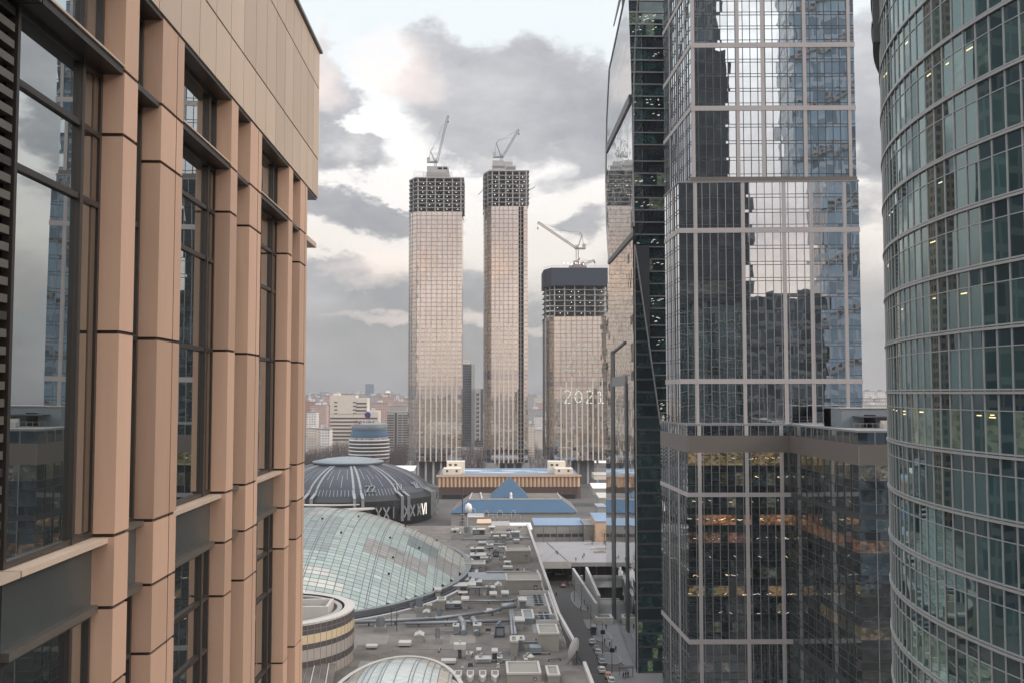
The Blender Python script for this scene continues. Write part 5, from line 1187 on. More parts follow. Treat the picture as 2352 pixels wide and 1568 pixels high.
def dishf(b):
    n, c0 = 24, Vector((dp.x, dp.y, RZ+2.9)); ax = Vector((-.80, .55, .15)).normalized(); u = ax.cross(Vector((0,0,1))).normalized(); v_ = u.cross(ax)
    rings = [(0, -.45), (.9, -.35), (1.7, -.12), (2.25, .15)]
    for (r0, h0_), (r1, h1_) in zip(rings, rings[1:]):
        for k in range(n):
            a0, a1 = 2*math.pi*k/n, 2*math.pi*(k+1)/n
            f_ = lambda r_, a_, h_: c0 + u*math.cos(a_)*r_ + v_*math.sin(a_)*r_*1.05 + ax*h_
            pts = [f_(r0,a0,h0_), f_(r0,a1,h0_), f_(r1,a1,h1_), f_(r1,a0,h1_)]
            if r0 == 0: pts = pts[1:]
            b.q(*pts)
part('reflector', 'dish', t, dishf); part('mast', 'unit_dark', t, lambda b: b.cyl((dp.x+.5, dp.y-.2), .18, RZ, RZ+2.6, 10)); part('strut', 'unit_dark', t, lambda b: (b.bar((dp.x-1.5, dp.y-.5, RZ), (dp.x+.3, dp.y-.2, RZ+2), .12), b.bar((dp.x+1.6, dp.y+1, RZ), (dp.x+.4, dp.y, RZ+2), .12)))
yd0, yd1 = at(*r5(1480,1290), Z=RZ), at(*r6(1500,400), Z=RZ)
t = thing('chiller_yard_wall', 'low pale wall enclosing the chiller yard at the parapet', 'wall', (14, 245, RZ))
part('wall', 'rim_pale', t, lambda b: (b.box(yd0.x, 18.5, yd0.y, yd0.y+.4, RZ, RZ+1.2), b.box(yd1.x, 18.5, yd1.y-.3, yd1.y, RZ, RZ+1.0), b.box(18.1, 18.5, yd1.y, yd0.y, RZ, RZ+1.0)))
NEAR_ = [((a_, b_), u_[7]) for u_ in U for (a_, b_) in [tuple(at(*u_[0]((u_[1]+u_[2])/2, u_[3]), Z=RZ)[:2])]]
seenj = set()
for k in range(30):                                              # small loose boxes and cable trays
    f = rnd.choice([(r5, 200, 1700, 250, 1450), (r6, 0, 1900, 80, 1150)]); x, y = rnd.uniform(f[1], f[2]), rnd.uniform(f[3], f[4]); p = at(*f[0](x, y), Z=RZ)
    if ((p.x+53.5)/52)**2 + ((p.y-302)/74)**2 < 1 or p.x > 17: continue
    b = MB(); w_, d__ = rnd.uniform(.25,.6), rnd.uniform(.2,.5); b.box(p.x-w_, p.x+w_, p.y-d__, p.y+d__, RZ, RZ+rnd.uniform(.3,.8)); b.box(p.x-w_-.1, p.x+w_+.1, p.y-d__-.1, p.y+d__+.1, RZ, RZ+.1)
    near = min(NEAR_, key=lambda q: (q[0][0]-p.x)**2 + (q[0][1]-p.y)**2)[1].split(',')[0]
    if near in seenj: continue
    seenj.add(near); solo('junction_box', b, rnd.choice(['unit_pale','unit','unit_dark']), 'small loose box next to the ' + ' '.join(near.split()[:10]), 'junction box', 'junction boxes scattered over the mall roof')

tr3 = random.Random(8); seen3 = set()
for k in range(60):                                              # cable trays and short conduits
    f = tr3.choice([(r5, 250, 1650, 120, 1450), (r5, 500, 1250, 250, 700), (r6, 50, 1850, 80, 1000)]); x, y = tr3.uniform(f[1], f[2]), tr3.uniform(f[3], f[4]); p = at(*f[0](x, y), Z=RZ)
    if ((p.x+53.5)/54)**2 + ((p.y-302)/74)**2 < 1 or p.x > 16: continue
    near = min(NEAR_, key=lambda q: (q[0][0]-p.x)**2 + (q[0][1]-p.y)**2)[1].split(',')[0]
    if near in seen3: continue
    seen3.add(near); L_ = tr3.uniform(2, 7); dv = Vector((L_, tr3.uniform(-.6,.6), 0)) if tr3.random() < .7 else Vector((.2, L_, 0)); q = p + dv
    if q.x > 17.5: q = p - dv
    t = thing('cable_tray', 'thin cable tray running past the ' + ' '.join(near.split()[:9]), 'cable tray', (p.x, p.y, RZ), 'cable trays on the mall roof')
    part('tray', tr3.choice(['unit_pale','duct','unit_dark']), t, lambda b: b.bar(p + Vector((0,0,.45)), q + Vector((0,0,.45)), tr3.uniform(.2,.5), .14))
    for e in (p, q): part('foot', 'unit_dark', t, lambda b: b.box(e.x-.12, e.x+.12, e.y-.12, e.y+.12, RZ, RZ+.4))
# ================================================================== glass shells of the mall
def shell(root, cx, cy, a, b_, zb, h, sx, sy, tonefn, power=1.0, gap=.07, mat_='panel', u0=-1):
    def Z(x, y): r2 = min(1, ((x-cx)/a)**2 + ((y-cy)/b_)**2); return zb + h*(1 - r2**power)
    def cl(x, y):
        r = math.hypot((x-cx)/a, (y-cy)/b_); return (x, y) if r <= 1 else (cx + (x-cx)/r, cy + (y-cy)/r) if False else ((x, y) if r <= 1 else (cx+(x-cx)/r, cy+(y-cy)/r))
    base, pan = MB(), MB(); nx, ny = int(2*a/sx), int(2*b_/sy)
    for i in range(nx):
        for j in range(ny):
            x0, x1 = cx-a+2*a*i/nx, cx-a+2*a*(i+1)/nx; y0, y1 = cy-b_+2*b_*j/ny, cy-b_+2*b_*(j+1)/ny
            xm, ym = (x0+x1)/2, (y0+y1)/2
            if math.hypot((xm-cx)/a, (ym-cy)/b_) > 1.0: continue
            P = [cl(x0,y0), cl(x1,y0), cl(x1,y1), cl(x0,y1)]
            base.q(*[(p[0], p[1], Z(*p)-.12) for p in P])
            gx, gy = gap, gap*1.1
            Pi = [cl(x0+gx,y0+gy), cl(x1-gx,y0+gy), cl(x1-gx,y1-gy), cl(x0+gx,y1-gy)]
            pan.q(*[(p[0], p[1], Z(*p)) for p in Pi], tone=tonefn(xm, ym, i, j))
    base.build('dome_frame', 'rim', root); pan.build('glass_panels', mat_, root)
    return Z
from mathutils import noise as mno
def tone1(x, y, i, j):
    n1 = mno.noise(Vector((int(i/4)*.9, int(j/9)*.7, 1.3))); n2 = mno.noise(Vector((x*.035, y*.03, 4)))
    c = (.40,.47,.42)
    f = (y-235)/130
    if f > .55: c = (.44,.45,.40)
    if n1 > .22 and f > .25: c = (.33,.30,.26)
    if n1 < -.30 and f > .1: c = (.27,.31,.29)
    if n2 > .25 and j % 3 != 1: c = (.60,.58,.50)
    if -36 < x < -28 and 318 < y < 326 and j % 2: c = (.62,.34,.22)
    if -52 < x < -47 and 290 < y < 312 and j % 3 == 0: c = (.55,.36,.27)
    if -22 < x < -14 and 285 < y < 300: c = (.17,.22,.20)
    return jit(tuple(v*.80 for v in c), .13 if rnd.random() > .05 else .4)
DX, DY, DA, DB = -53.5, 301.0, 49.0, 70.0
dm = thing('leaf_glass_dome', 'large shallow greenish glass dome on the mall roof with patched panels', 'glass dome', (DX, DY, RZ))
DZ = shell(dm, DX, DY, DA, DB, RZ+1.6, 17.5, 2.15, 1.75, tone1, .95, .085)
def rim(root, cx, cy, a, b_, r0, r1, z0, z1, m_, name, n=96):
    def f(bb):
        for k in range(n):
            a0, a1 = 2*math.pi*k/n, 2*math.pi*(k+1)/n
            p = lambda r_, t_: (cx + (a+r_)*math.cos(t_), cy + (b_+r_)*math.sin(t_))
            A_, B_, C_, D_ = p(r0,a0), p(r0,a1), p(r1,a1), p(r1,a0)
            bb.q((*A_, z1), (*D_, z1), (*C_, z1), (*B_, z1)); bb.q((*D_, z0), (*C_, z0), (*C_, z1), (*D_, z1)) ; bb.q((*B_, z0), (*A_, z0), (*A_, z1), (*B_, z1))
    part(name, m_, root, f)
rim(dm, DX, DY, DA, DB, -.3, 1.3, RZ+.8, RZ+2.0, 'rim', 'upper_rim'); rim(dm, DX, DY, DA, DB, 1.3, 2.4, RZ, RZ+.9, 'unit_dark', 'gutter'); rim(dm, DX, DY, DA, DB, 2.4, 3.5, RZ, RZ+.55, 'rim_pale', 'outer_kerb')
for k in range(1, 12):
    x = DX - DA + 2*DA*k/12; pts = []
    for j in range(41):
        y = DY - DB + 2*DB*j/40
        if math.hypot((x-DX)/DA, (y-DY)/DB) < .995: pts.append((x, y, DZ(x, y)+.03))
    part('rib', 'rim', dm, lambda b: [b.bar(p, q, .22, .12) for p, q in zip(pts, pts[1:])])
for k in range(16):
    x, y = rnd.uniform(DX, DX+DA*.8), rnd.uniform(DY-DB*.8, DY+DB*.6)
    if math.hypot((x-DX)/DA, (y-DY)/DB) < .9: part('roof_anchor', 'unit_dark', dm, lambda b: b.cyl((x, y), .3, DZ(x,y), DZ(x,y)+.5, 8))
EX, EY2, EA, EB = -15.3, 172.0, 12.2, 30.0
d2 = thing('lower_glass_canopy', 'pale striped glass canopy at the bottom edge below the round building', 'glass canopy', (EX, EY2, RZ))
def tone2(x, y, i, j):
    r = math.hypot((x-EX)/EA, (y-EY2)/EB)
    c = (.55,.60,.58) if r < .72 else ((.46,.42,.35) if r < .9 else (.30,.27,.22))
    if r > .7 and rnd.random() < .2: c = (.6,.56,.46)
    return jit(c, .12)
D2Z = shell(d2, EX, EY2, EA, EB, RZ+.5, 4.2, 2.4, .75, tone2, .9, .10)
rim(d2, EX, EY2, EA, EB, -.3, .6, RZ, RZ+.8, 'rim_pale', 'rim')
for k in range(1, 8):
    x = EX - EA + 2*EA*k/8; hw = math.sqrt(max(0, 1 - ((x-EX)/EA)**2))*EB*.99; pts = [(x, EY2 - hw + 2*hw*i/24, 0) for i in range(25)]
    part('rib', 'unit_blue', d2, lambda b: [b.bar((p[0], p[1], D2Z(p[0],p[1])+.05), (q[0], q[1], D2Z(q[0],q[1])+.05), .18, .12) for p, q in zip(pts, pts[1:])])

# ================================================================== round drum building on the mall
RX, RY, RR = -43.2, 203.0, 16.6
rd = thing('round_drum_building', 'round drum building with open roof court and alternating window bands, lower left', 'building', (RX, RY, RZ))
zt2 = RZ + 10.6
bands = [(0, 1.9, 'unit'), (1.9, 3.3, 'win'), (3.3, 5.5, 'unit'), (5.5, 6.6, 'win'), (6.6, 8.3, 'lit_cream'), (8.3, 10.2, 'win'), (10.2, 10.6, 'unit_pale')]
mat('lit_cream', (.43,.345,.235), .6, .08, .4, coat=.1); mat('drum_grey', (.27,.245,.225), .6, .1, .4)  # cream wall band has its warm light painted into the colour
for (a_, c_, k_) in bands:
    if k_ == 'win':
        part('window_band', 'ribbon', rd, lambda b: b.lathe((RX, RY), [(RR-.12, RZ+a_), (RR-.12, RZ+c_)], 72, smooth=False))
        part('window_bars', 'alu_mid', rd, lambda b: [b.bar((RX+(RR-.05)*math.cos(t_), RY+(RR-.05)*math.sin(t_), RZ+a_), (RX+(RR-.05)*math.cos(t_), RY+(RR-.05)*math.sin(t_), RZ+c_), .12) for t_ in [2*math.pi*k/72 for k in range(72)]])
        if c_ - a_ > 1.5: part('transom', 'alu_mid', rd, lambda b: b.lathe((RX, RY), [(RR-.02, RZ+(a_+c_)/2-.05), (RR-.02, RZ+(a_+c_)/2+.05)], 72))
    else:
        m_ = {'unit':'drum_grey','lit_cream':'lit_cream','unit_pale':'unit_pale'}[k_]
        part('wall_band', m_, rd, lambda b: b.lathe((RX, RY), [(RR-.3, RZ+a_), (RR, RZ+a_), (RR, RZ+c_), (RR-.3, RZ+c_)], 72, smooth=False))
        part('panel_joint', 'joint', rd, lambda b: [b.bar((RX+(RR+.0)*math.cos(t_), RY+(RR+.0)*math.sin(t_), RZ+a_+.03), (RX+(RR)*math.cos(t_), RY+(RR)*math.sin(t_), RZ+c_-.03), .05) for t_ in [2*math.pi*k/72 for k in range(72)]])
part('roof_ring', 'unit_pale', rd, lambda b: b.lathe((RX, RY), [(RR+.1, zt2), (RR-2.0, zt2+.04)], 72, smooth=False)) ; part('court_floor', 'roof', rd, lambda b: b.lathe((RX, RY), [(RR-1.8, zt2-3.4), (0, zt2-3.4)], 48, smooth=False))
part('inner_wall', 'unit_dark', rd, lambda b: b.lathe((RX, RY), [(RR-2.0, zt2), (RR-2.0, zt2-3.4)], 48, smooth=False))
for k in range(44):
    a_ = R(20 + k*5); part('colonnade_pillar', 'rim_pale', rd, lambda b: b.cyl((RX+(RR-2.9)*math.cos(a_), RY+(RR-2.9)*math.sin(a_)), .28, zt2-3.4, zt2-.6, 8))
part('colonnade_ring', 'unit', rd, lambda b: b.lathe((RX, RY), [(RR-2.5, zt2-.6), (RR-2.5, zt2-.2), (RR-3.5, zt2-.2), (RR-3.5, zt2-.6)], 48, smooth=False))
sh = [at(*r7(310, 640), Z=zt2-1), at(*r7(650, 560), Z=zt2-1)]
part('stair_shaft', 'rim_pale', rd, lambda b: (b.box(RX+4.5, RX+12.0, RY-4.5, RY-3.9, zt2-3.4, zt2+1.2), b.box(RX+4.5, RX+5.1, RY-3.9, RY+2.5, zt2-3.4, zt2+1.2), b.box(RX+11.4, RX+12.0, RY-3.9, RY+2.5, zt2-3.4, zt2+1.2), b.box(RX+4.5, RX+12, RY+2.5, RY+3.1, zt2-3.4, zt2+1.2)))
part('stair_floor', 'cladding_brown', rd, lambda b: b.box(RX+5.1, RX+11.4, RY-3.9, RY+2.5, zt2-3.4, zt2-.2))
b = MB()
t = thing('striped_skirt_roof', 'dark ribbed sloping roof below the round drum building', 'roof', (-40, 182, RZ))
part('roof_slope', 'roof', t, lambda b: b.q((-58, 172, RZ+.6), (-27.3, 178, RZ+.3), (-28.5, 192, RZ+2.2), (-58, 188, RZ+2.8)))
for k in range(22): part('standing_seam', 'unit_pale' if k % 2 else 'rim', t, lambda b: b.bar((-58+k*1.4, 172+k*.27, RZ+.66-k*.013), (-58+k*1.34, 188+k*.18, RZ+2.86-k*.027), .16, .12))

# ================================================================== deck bridge, ramps, halls behind the mall
dk = thing('street_deck', 'broad pale concrete deck bridging the street beyond the mall', 'bridge', (35, 410, 0))
DZZ = 8.0
d0, d1 = at(1240, 1293, Z=DZZ), at(1312, 1293, Z=DZZ); dbk = at(1225, 1244, Z=DZZ).y
part('deck', 'deck', dk, lambda b: b.prism([(18.8, d0.y), (d1.x, d0.y), (d1.x, d0.y+2), (60, d0.y+2), (78, dbk), (18.8, dbk)], DZZ-1.6, DZZ))
part('edge_beam', 'rim_pale', dk, lambda b: b.box(18.8, d1.x, d0.y-.5, d0.y-.02, DZZ-1.9, DZZ+.9))
part('kerb_line', 'unit_dark', dk, lambda b: (b.bar((d1.x-.5, d0.y+.5, DZZ+.05), (d1.x-6, dbk-2, DZZ+.05), .25, .2), b.bar((19.3, d0.y+3, DZZ+.1), (19.3, dbk-2, DZZ+.1), .25, .5)))
part('tyre_track', 'unit_dark', dk, lambda b: [b.bar((21+k*4+i*1.6, d0.y+3+i*6, DZZ+.02), (21+k*4+(i+1)*1.4+i*.2, d0.y+9+i*6, DZZ+.02), .12, .02) for k in range(2) for i in range(7)])
for i in range(5): part('pier', 'concrete_dark', dk, lambda b: b.box(19.2+i*7, 20.0+i*7, d0.y+18, d0.y+19, 0, DZZ-1.6))
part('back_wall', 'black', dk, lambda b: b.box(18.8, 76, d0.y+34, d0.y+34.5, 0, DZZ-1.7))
part('retaining_wall', 'concrete', dk, lambda b: (b.prism([(d1.x+.3, d0.y), (d1.x+1.2, d0.y), (38.2, 318), (37.3, 318)], 0, 6.2)))
rm = thing('underpass_ramp', 'grey ramp walls and dark underpass mouth beside the mirrored tower', 'ramp', (44, 345, 0))
part('ramp_wall', 'concrete', rm, lambda b: (b.box(40.5, 53, 352, 353, 4.6, 8.6), b.box(40.5, 53, 351.6, 352.2, 7.6, 8.9), b.prism([(38.6, 322), (39.6, 322), (41.2, 375), (40.2, 375)], 0, 7.9)))
part('dark_opening', 'black', rm, lambda b: b.box(40.5, 53, 353.1, 353.4, 0, 4.7))
part('stair_tread', 'unit', rm, lambda b: [b.box(37.4, 38.5, 322+k*9, 323+k*9, 0, .8+k*1.05) for k in range(6)])
hut = thing('underpass_entrance', 'white rimmed concrete underpass entrance box on the pavement', 'underpass entrance', (39.7, 318, 0))
part('rim', 'unit_pale', hut, lambda b: (b.box(37.2, 42.8, 315, 315.8, .1, 2.2), b.box(37.2, 38, 315.8, 320, .1, 2.2), b.box(42, 42.8, 315.8, 320, .1, 2.2), b.box(37.2, 42.8, 320, 320.8, .1, 2.2))); part('stairwell', 'black', hut, lambda b: b.box(38, 42, 315.8, 320, .1, .6))
# pale shed-roof hall and its neighbours
def shed(name, label, cat, x0, x1, yt, yb, Yf, dep, wallm, roofm, yroof_back, group=None):
    a, c = at(x0, yt, Y=Yf), at(x1, yt, Y=Yf); t = thing(name, label, cat, ((a.x+c.x)/2, Yf+dep/2, 0), group); zl = at(x0, yb, Y=Yf).z
    part('wall', wallm, t, lambda b: b.box(a.x, c.x, Yf, Yf+dep, max(0, zl) if zl > 1 else 0, a.z)); zr_ = at(x0, yroof_back, Y=Yf+dep).z
    part('roof', roofm, t, lambda b: (b.q((a.x-.2, Yf-.2, a.z+.03), (c.x+.2, Yf-.2, a.z+.03), (c.x+.2, Yf+dep, zr_), (a.x-.2, Yf+dep, zr_)), b.q((c.x+.2, Yf-.2, a.z-.4), (c.x+.2, Yf+dep, zr_-.4), (c.x+.2, Yf+dep, zr_), (c.x+.2, Yf-.2, a.z+.03)), b.q((a.x-.2, Yf-.2, a.z-.4), (c.x+.2, Yf-.2, a.z-.4), (c.x+.2, Yf-.2, a.z+.03), (a.x-.2, Yf-.2, a.z+.03))))
    return t, a, c
t, a, c = shed('exhibition_shed', 'pale panelled shed with sky blue roof above the deck', 'hall', 1228, 1342, 1205, 1242, 452, 24, 'unit', 'roof_blue', 1188)
for k in range(4): part('panel_joint', 'unit_dark', t, lambda b: b.box(a.x+4+k*6.2, a.x+4.15+k*6.2, 451.9, 452.02, a.z-8, a.z))
for k in range(7): part('window', 'ribbon', t, lambda b: b.box(a.x+1+k*3.3, a.x+3.8+k*3.3, 451.9, 452.03, 8.1, 9.6))
t, a, c = shed('peach_annex', 'peach coloured annex with small dark windows at the mirrored tower edge', 'building', 1368, 1412, 1196, 1250, 440, 22, 'orange_wall', 'roof_blue', 1176)
for k in range(4):
    for j in range(2): part('window', 'ribbon', t, lambda b: b.box(a.x+5.5+j*1.7, a.x+6.6+j*1.7, 439.9, 440.03, a.z-3.5-k*2.4, a.z-2-k*2.4))
shed('tan_annex', 'tan annex between the blue roofed shed and the peach annex', 'building', 1343, 1370, 1204, 1240, 446, 20, 'block_wall', 'roof_grey', 1190)
shed('low_flat_hall', 'low grey wall and flat hall at the far end of the mall roof', 'hall', 1030, 1128, 1222, 1250, 408, 18, 'unit', 'roof_grey', 1212)
shed('service_block', 'grey service block with white coping right of the low flat hall', 'building', 1129, 1172, 1207, 1235, 412, 16, 'unit', 'unit_pale', 1202)
shed('peach_service_block', 'small peach service block behind the far roof wall', 'building', 1096, 1128, 1200, 1220, 430, 14, 'orange_wall', 'unit_pale', 1193)
shed('white_flat_block', 'bright white flat roof strip behind the far ventilation units', 'building', 1172, 1222, 1214, 1222, 425, 18, 'unit', 'white_paint', 1199)
shed('glass_stair_block', 'small grey block with slatted side near the arena', 'building', 1075, 1110, 1186, 1215, 455, 14, 'unit', 'unit_pale', 1178)
t = thing('gantry_sign_letters', 'row of white sign letters simplified to curled tubes on a gantry before the blue pavilion', 'steel frame', (at(1140,1200,Y=470).x, 470, 0))  # plain tube curls stand in for unreadable sign letters facing away
x = 1086
for k in range(11):
    p = at(x + k*10.3, 1196, Y=470); hgt = (3.2 if k % 3 else 5.0) * (1.2 if k == 0 else 1); wv = 1.0 if k % 2 else 1.3
    pts = [(p.x-wv, 470, p.z), (p.x-wv, 470, p.z+hgt*.7)] + [(p.x - wv*math.cos(R(180*i/6)), 470, p.z+hgt*.7+hgt*.35*math.sin(R(180*i/6))) for i in range(1, 7)] + [(p.x+wv, 470, p.z+hgt*.15)]
    part('curled_tube', 'alu', t, lambda b: b.tube(pts, .17, 6))
q0, q1 = at(1078, 1197, Y=470), at(1208, 1197, Y=470)
part('gantry_beam', 'alu', t, lambda b: (b.bar(tuple(q0), tuple(q1), .4, .5), b.bar((q0.x,470,q0.z-2), (q1.x,470,q1.z-2), .3), [b.bar((q0.x+i*2.2,470,q0.z-2), (q0.x+i*2.2+1.1,470,q0.z), .15) for i in range(12)]))
for i in range(5): part('gantry_post', 'alu', t, lambda b: b.box(q0.x+i*6.2, q0.x+i*6.2+.4, 470, 470.4, 0, q0.z))
sp = at(1062, 1190, Y=505)
t = thing('striped_christmas_spire', 'thin brown tiered spire beside the arena', 'spire', (sp.x, 505, 0))
part('mast', 'unit_dark', t, lambda b: b.cyl((sp.x, 505), .3, 0, at(1062,1120,Y=505).z, 8))
for k in range(7): part('tier', 'cladding_brown', t, lambda b: b.cyl((sp.x, 505), 4.2-k*.5, 3+k*1.5, 3.5+k*1.5, 14, r1=3.2-k*.5))
wb_ = at(1076, 1160, Y=520); b = MB(); b.lathe((wb_.x, 520), [(0, 10), (1.6, 11.5), (2.0, 13.5), (1.5, 15.5), (0, 16.5)], 14); b.cyl((wb_.x, 520), .6, 0, 10.2, 8); solo('white_tank', b, 'white_paint', 'white egg shaped tank on a stem beside the blue pavilion', 'tank')
# right-hand low roofs beyond the street
for i, (xa, xb, yt, yb, Yf, wm, rm_, yr, lb) in enumerate([
  (1373, 1395, 1163, 1180, 560, 'unit', 'roof_blue', 1155, 'small grey hut with blue roof right of the blue pavilion'),
  (1362, 1400, 1120, 1135, 640, 'unit', 'white_paint', 1108, 'white roofed shed at the street bend'),
  (1376, 1400, 1142, 1156, 590, 'unit', 'unit_pale', 1130, 'pale roofed shed nearer than the white roofed shed'),
  (1365, 1400, 1090, 1100, 760, 'cream', 'unit_pale', 1083, 'cream hut below the screened skyscraper'),
  (1340, 1400, 1062, 1074, 850, 'unit', 'white_paint', 1054, 'white flat block right of the exhibition hall')]):
    shed('low_shed', lb, 'shed', xa, xb, yt, yb, Yf, 18, wm, rm_, yr, 'low sheds beyond the street')
shed('grandstand_building', 'low white stand building between the arena and the leftmost skyscraper', 'building', 893, 950, 1080, 1110, 720, 30, 'unit', 'white_paint', 1068)
# ================================================================== the far city
cityr = random.Random(21)
DESC = {'far_brick': 'red brick', 'far_cream': 'cream', 'far_white': 'white', 'far_grey': 'grey', 'far_pink': 'pinkish', 'far_blue': 'bluish glass'}
used_labels = {}
def block(xl, xr, ytop, Yd, m_, dep=22, kind='apartment_block', where='', hut=True, label=None, steps=False):
    a, c = at(xl, ytop, Y=Yd), at(xr, ytop, Y=Yd)
    far = 'hazy distant' if Yd > 2400 else ('distant' if Yd > 1500 else 'mid distance')
    lab = label or '%s %s %s block %s' % (far, 'tall' if a.z > 58 else ('broad' if c.x-a.x > 60 else 'small'), DESC[m_], where)
    t = thing(kind, lab, 'apartment block' if kind == 'apartment_block' else kind.replace('_', ' '), ((a.x+c.x)/2, Yd, 0), 'city blocks on the horizon')
    part('wall', m_, t, lambda b: b.box(a.x, c.x, Yd, Yd+dep, 0, a.z))
    part('roof', 'roof_grey', t, lambda b: b.box(a.x-.4, c.x+.4, Yd-.4, Yd+dep+.4, a.z, a.z+.9))
    w_ = c.x - a.x
    if hut: part('roof_hut', 'far_white' if m_ != 'far_white' else 'far_grey', t, lambda b: b.box(a.x+w_*.3, a.x+w_*.3+min(8, w_*.3), Yd+4, Yd+12, a.z+.9, a.z+4.5))
    if steps: part('stepped_wing', m_, t, lambda b: b.box(c.x, c.x+w_*.4, Yd+3, Yd+dep, 0, a.z-8))
    return t, a, c
L_ = 'left of the skyscrapers'
near_left = [
 (704,726,947,1250,'far_white','with tiny window columns at the stone building edge'),(727,757,985,1150,'far_cream','low, left of the striped offices'),(706,728,984,1180,'far_cream','above the bare wood at the stone building edge'),
 (735,757,985,1120,'far_white','narrow, touching the striped offices'),(700,733,922,1700,'far_brick','with orange roofline at the stone building edge'),(733,757,930,1650,'far_brick','just left of the striped offices'),
 (744,757,908,1900,'far_pink','behind the striped offices, left'),(728,745,922,1800,'far_grey','between two red brick blocks'),(712,750,930,1500,'far_pink','behind the white window column block'),
 (845,868,944,1400,'far_cream','right of the striped offices'),(855,893,925,1650,'far_pink','behind the bank sign'),(868,905,912,1900,'far_pink','above the louvred offices'),(880,936,918,2000,'far_cream','under the spired tower'),
 (905,940,922,1750,'far_pink','beside the leftmost skyscraper'),(840,880,908,2200,'far_grey','under the round blue glass tower'),(800,850,905,2300,'far_grey','above the striped offices'),(722,740,912,2400,'far_grey','near the pale disc on the skyline'),
 (925,940,914,2300,'far_brick','touching the leftmost skyscraper'),(760,800,904,2600,'far_grey','behind the blank wall of the striped offices'),(700,722,918,2300,'far_pink','on the skyline at the stone building edge')]
for (xl, xr, yt, Yd, m_, wh) in near_left: block(xl, xr, yt, Yd, m_, where=wh)
block(839, 858, 882, 2600, 'far_blue', label='round shouldered blue glass tower on the far skyline', kind='glass_tower', hut=False)
block(717, 737, 905, 2900, 'far_blue', label='squat bluish block alone on the skyline by the stone building', hut=False)
t, a, c = block(880, 898, 912, 2100, 'far_pink', label='stepped stone high rise crowned by a small spire on the skyline', kind='spired_tower', hut=False)
sc = (a.x + c.x)/2; k_ = 2100/2200
part('upper_tier', 'far_pink', t, lambda b: b.box(sc-6.5, sc+6.5, 2103, 2117, a.z, a.z+9*k_)); part('white_tier', 'far_white', t, lambda b: b.box(sc-8, sc+8, 2102, 2118, a.z+9*k_, a.z+11*k_)); part('top_tier', 'far_white', t, lambda b: b.cyl((sc, 2110), 5, a.z+11*k_, a.z+16*k_, 10, r1=3)); part('spire', 'far_grey', t, lambda b: b.cyl((sc, 2110), 1.2, a.z+16*k_, a.z+26*k_, 8, r1=.1))
for i, (xl, xr, yt, Yd, m_, wh) in enumerate([(1213,1232,905,3000,'far_grey','between the middle and screened skyscrapers'),(1228,1252,912,2500,'far_cream','left of the screened skyscraper'),(1214,1250,940,1600,'far_grey','long low, between the skyscrapers'),
 (1228,1252,956,1450,'far_white','white window grid in the gap between skyscrapers'),(1212,1228,975,1150,'far_cream','narrow, touching the middle skyscraper'),(1228,1252,988,1300,'far_cream','low, beside the screened skyscraper'),(1062,1082,903,2800,'far_grey','glimpsed over the dark slab roof'),
 (1232,1250,925,1900,'far_pink','gabled, in the skyscraper gap')]): block(xl, xr, yt, Yd, m_, where=wh)
for i, (xl, xr, yt, Yd, m_, wh) in enumerate([(1984,2009,899,1900,'far_white','with grid windows, left of two beside the grid tower'),(2015,2036,899,1950,'far_white','with grid windows, middle of the gap by the curved tower'),(2038,2052,900,2000,'far_white','touching the curved tower'),
 (1984,2052,915,1500,'far_cream','in the gap between the grid tower and the curved tower'),(1995,2052,923,1350,'far_white','lower, just above the plant house'),(1980,2052,931,1250,'far_cream','lowest, hidden partly by the plant house'),(2009,2016,904,2300,'far_grey','slim, between two tall white blocks')]): block(xl, xr, yt, Yd, m_, where=wh)
side = ['left edge', 'left middle', 'centre left', 'centre', 'centre right', 'right middle', 'right edge']
def where_(px):
    for lim, nm in ((712,'at the very edge of the stone building'),(726,'just right of the stone building'),(742,'above the white window block'),(758,'left end over the striped offices'),(780,'above the blank upper wall'),(805,'over the middle of the striped offices'),(832,'over the right wing of the striped offices'),(858,'under the round blue tower'),(876,'between blue tower and spire'),(900,'beneath the spired tower'),(920,'right of the spired tower'),(945,'against the leftmost skyscraper'),(1100,'over the dark slab'),(1200,'hidden mostly by skyscrapers'),(1235,'right of the middle skyscraper'),(1300,'left of the screened skyscraper'),(2000,'right beside the grid tower'),(2025,'middle of the right gap')):
        if px < lim: return nm
    return 'touching the curved tower'
TAG = {}
ADJ = ['', 'lower ', 'slimmer ', 'wider ', 'fainter ', 'flat topped ', 'boxy ', 'farther ']
for k in range(58):                                              # the farther rows
    Yd = 2300 + (k % 10)*230 + cityr.random()*150; xx = 690 + 265*cityr.random() if k < 48 else (1060 + 200*cityr.random() if k < 60 else 1975 + 80*cityr.random())
    w_ = cityr.uniform(8, 22); yt = 903 + cityr.uniform(-5, 7) if Yd > 3000 else 903 + cityr.uniform(0, 14)
    m_ = cityr.choice(['far_brick','far_cream','far_white','far_grey','far_pink','far_pink','far_grey'])
    nb = where_(xx + w_/2)
    key = (nb, m_); TAG[key] = TAG.get(key, 0) + 1
    if TAG[key] > 2: continue
    block(xx, xx+w_, yt, Yd, m_, hut=k % 2 == 0, label='%s%s skyline block %s' % ('' if TAG[key] == 1 else 'second, ' + ('farther ' if True else ''), DESC[m_], nb))
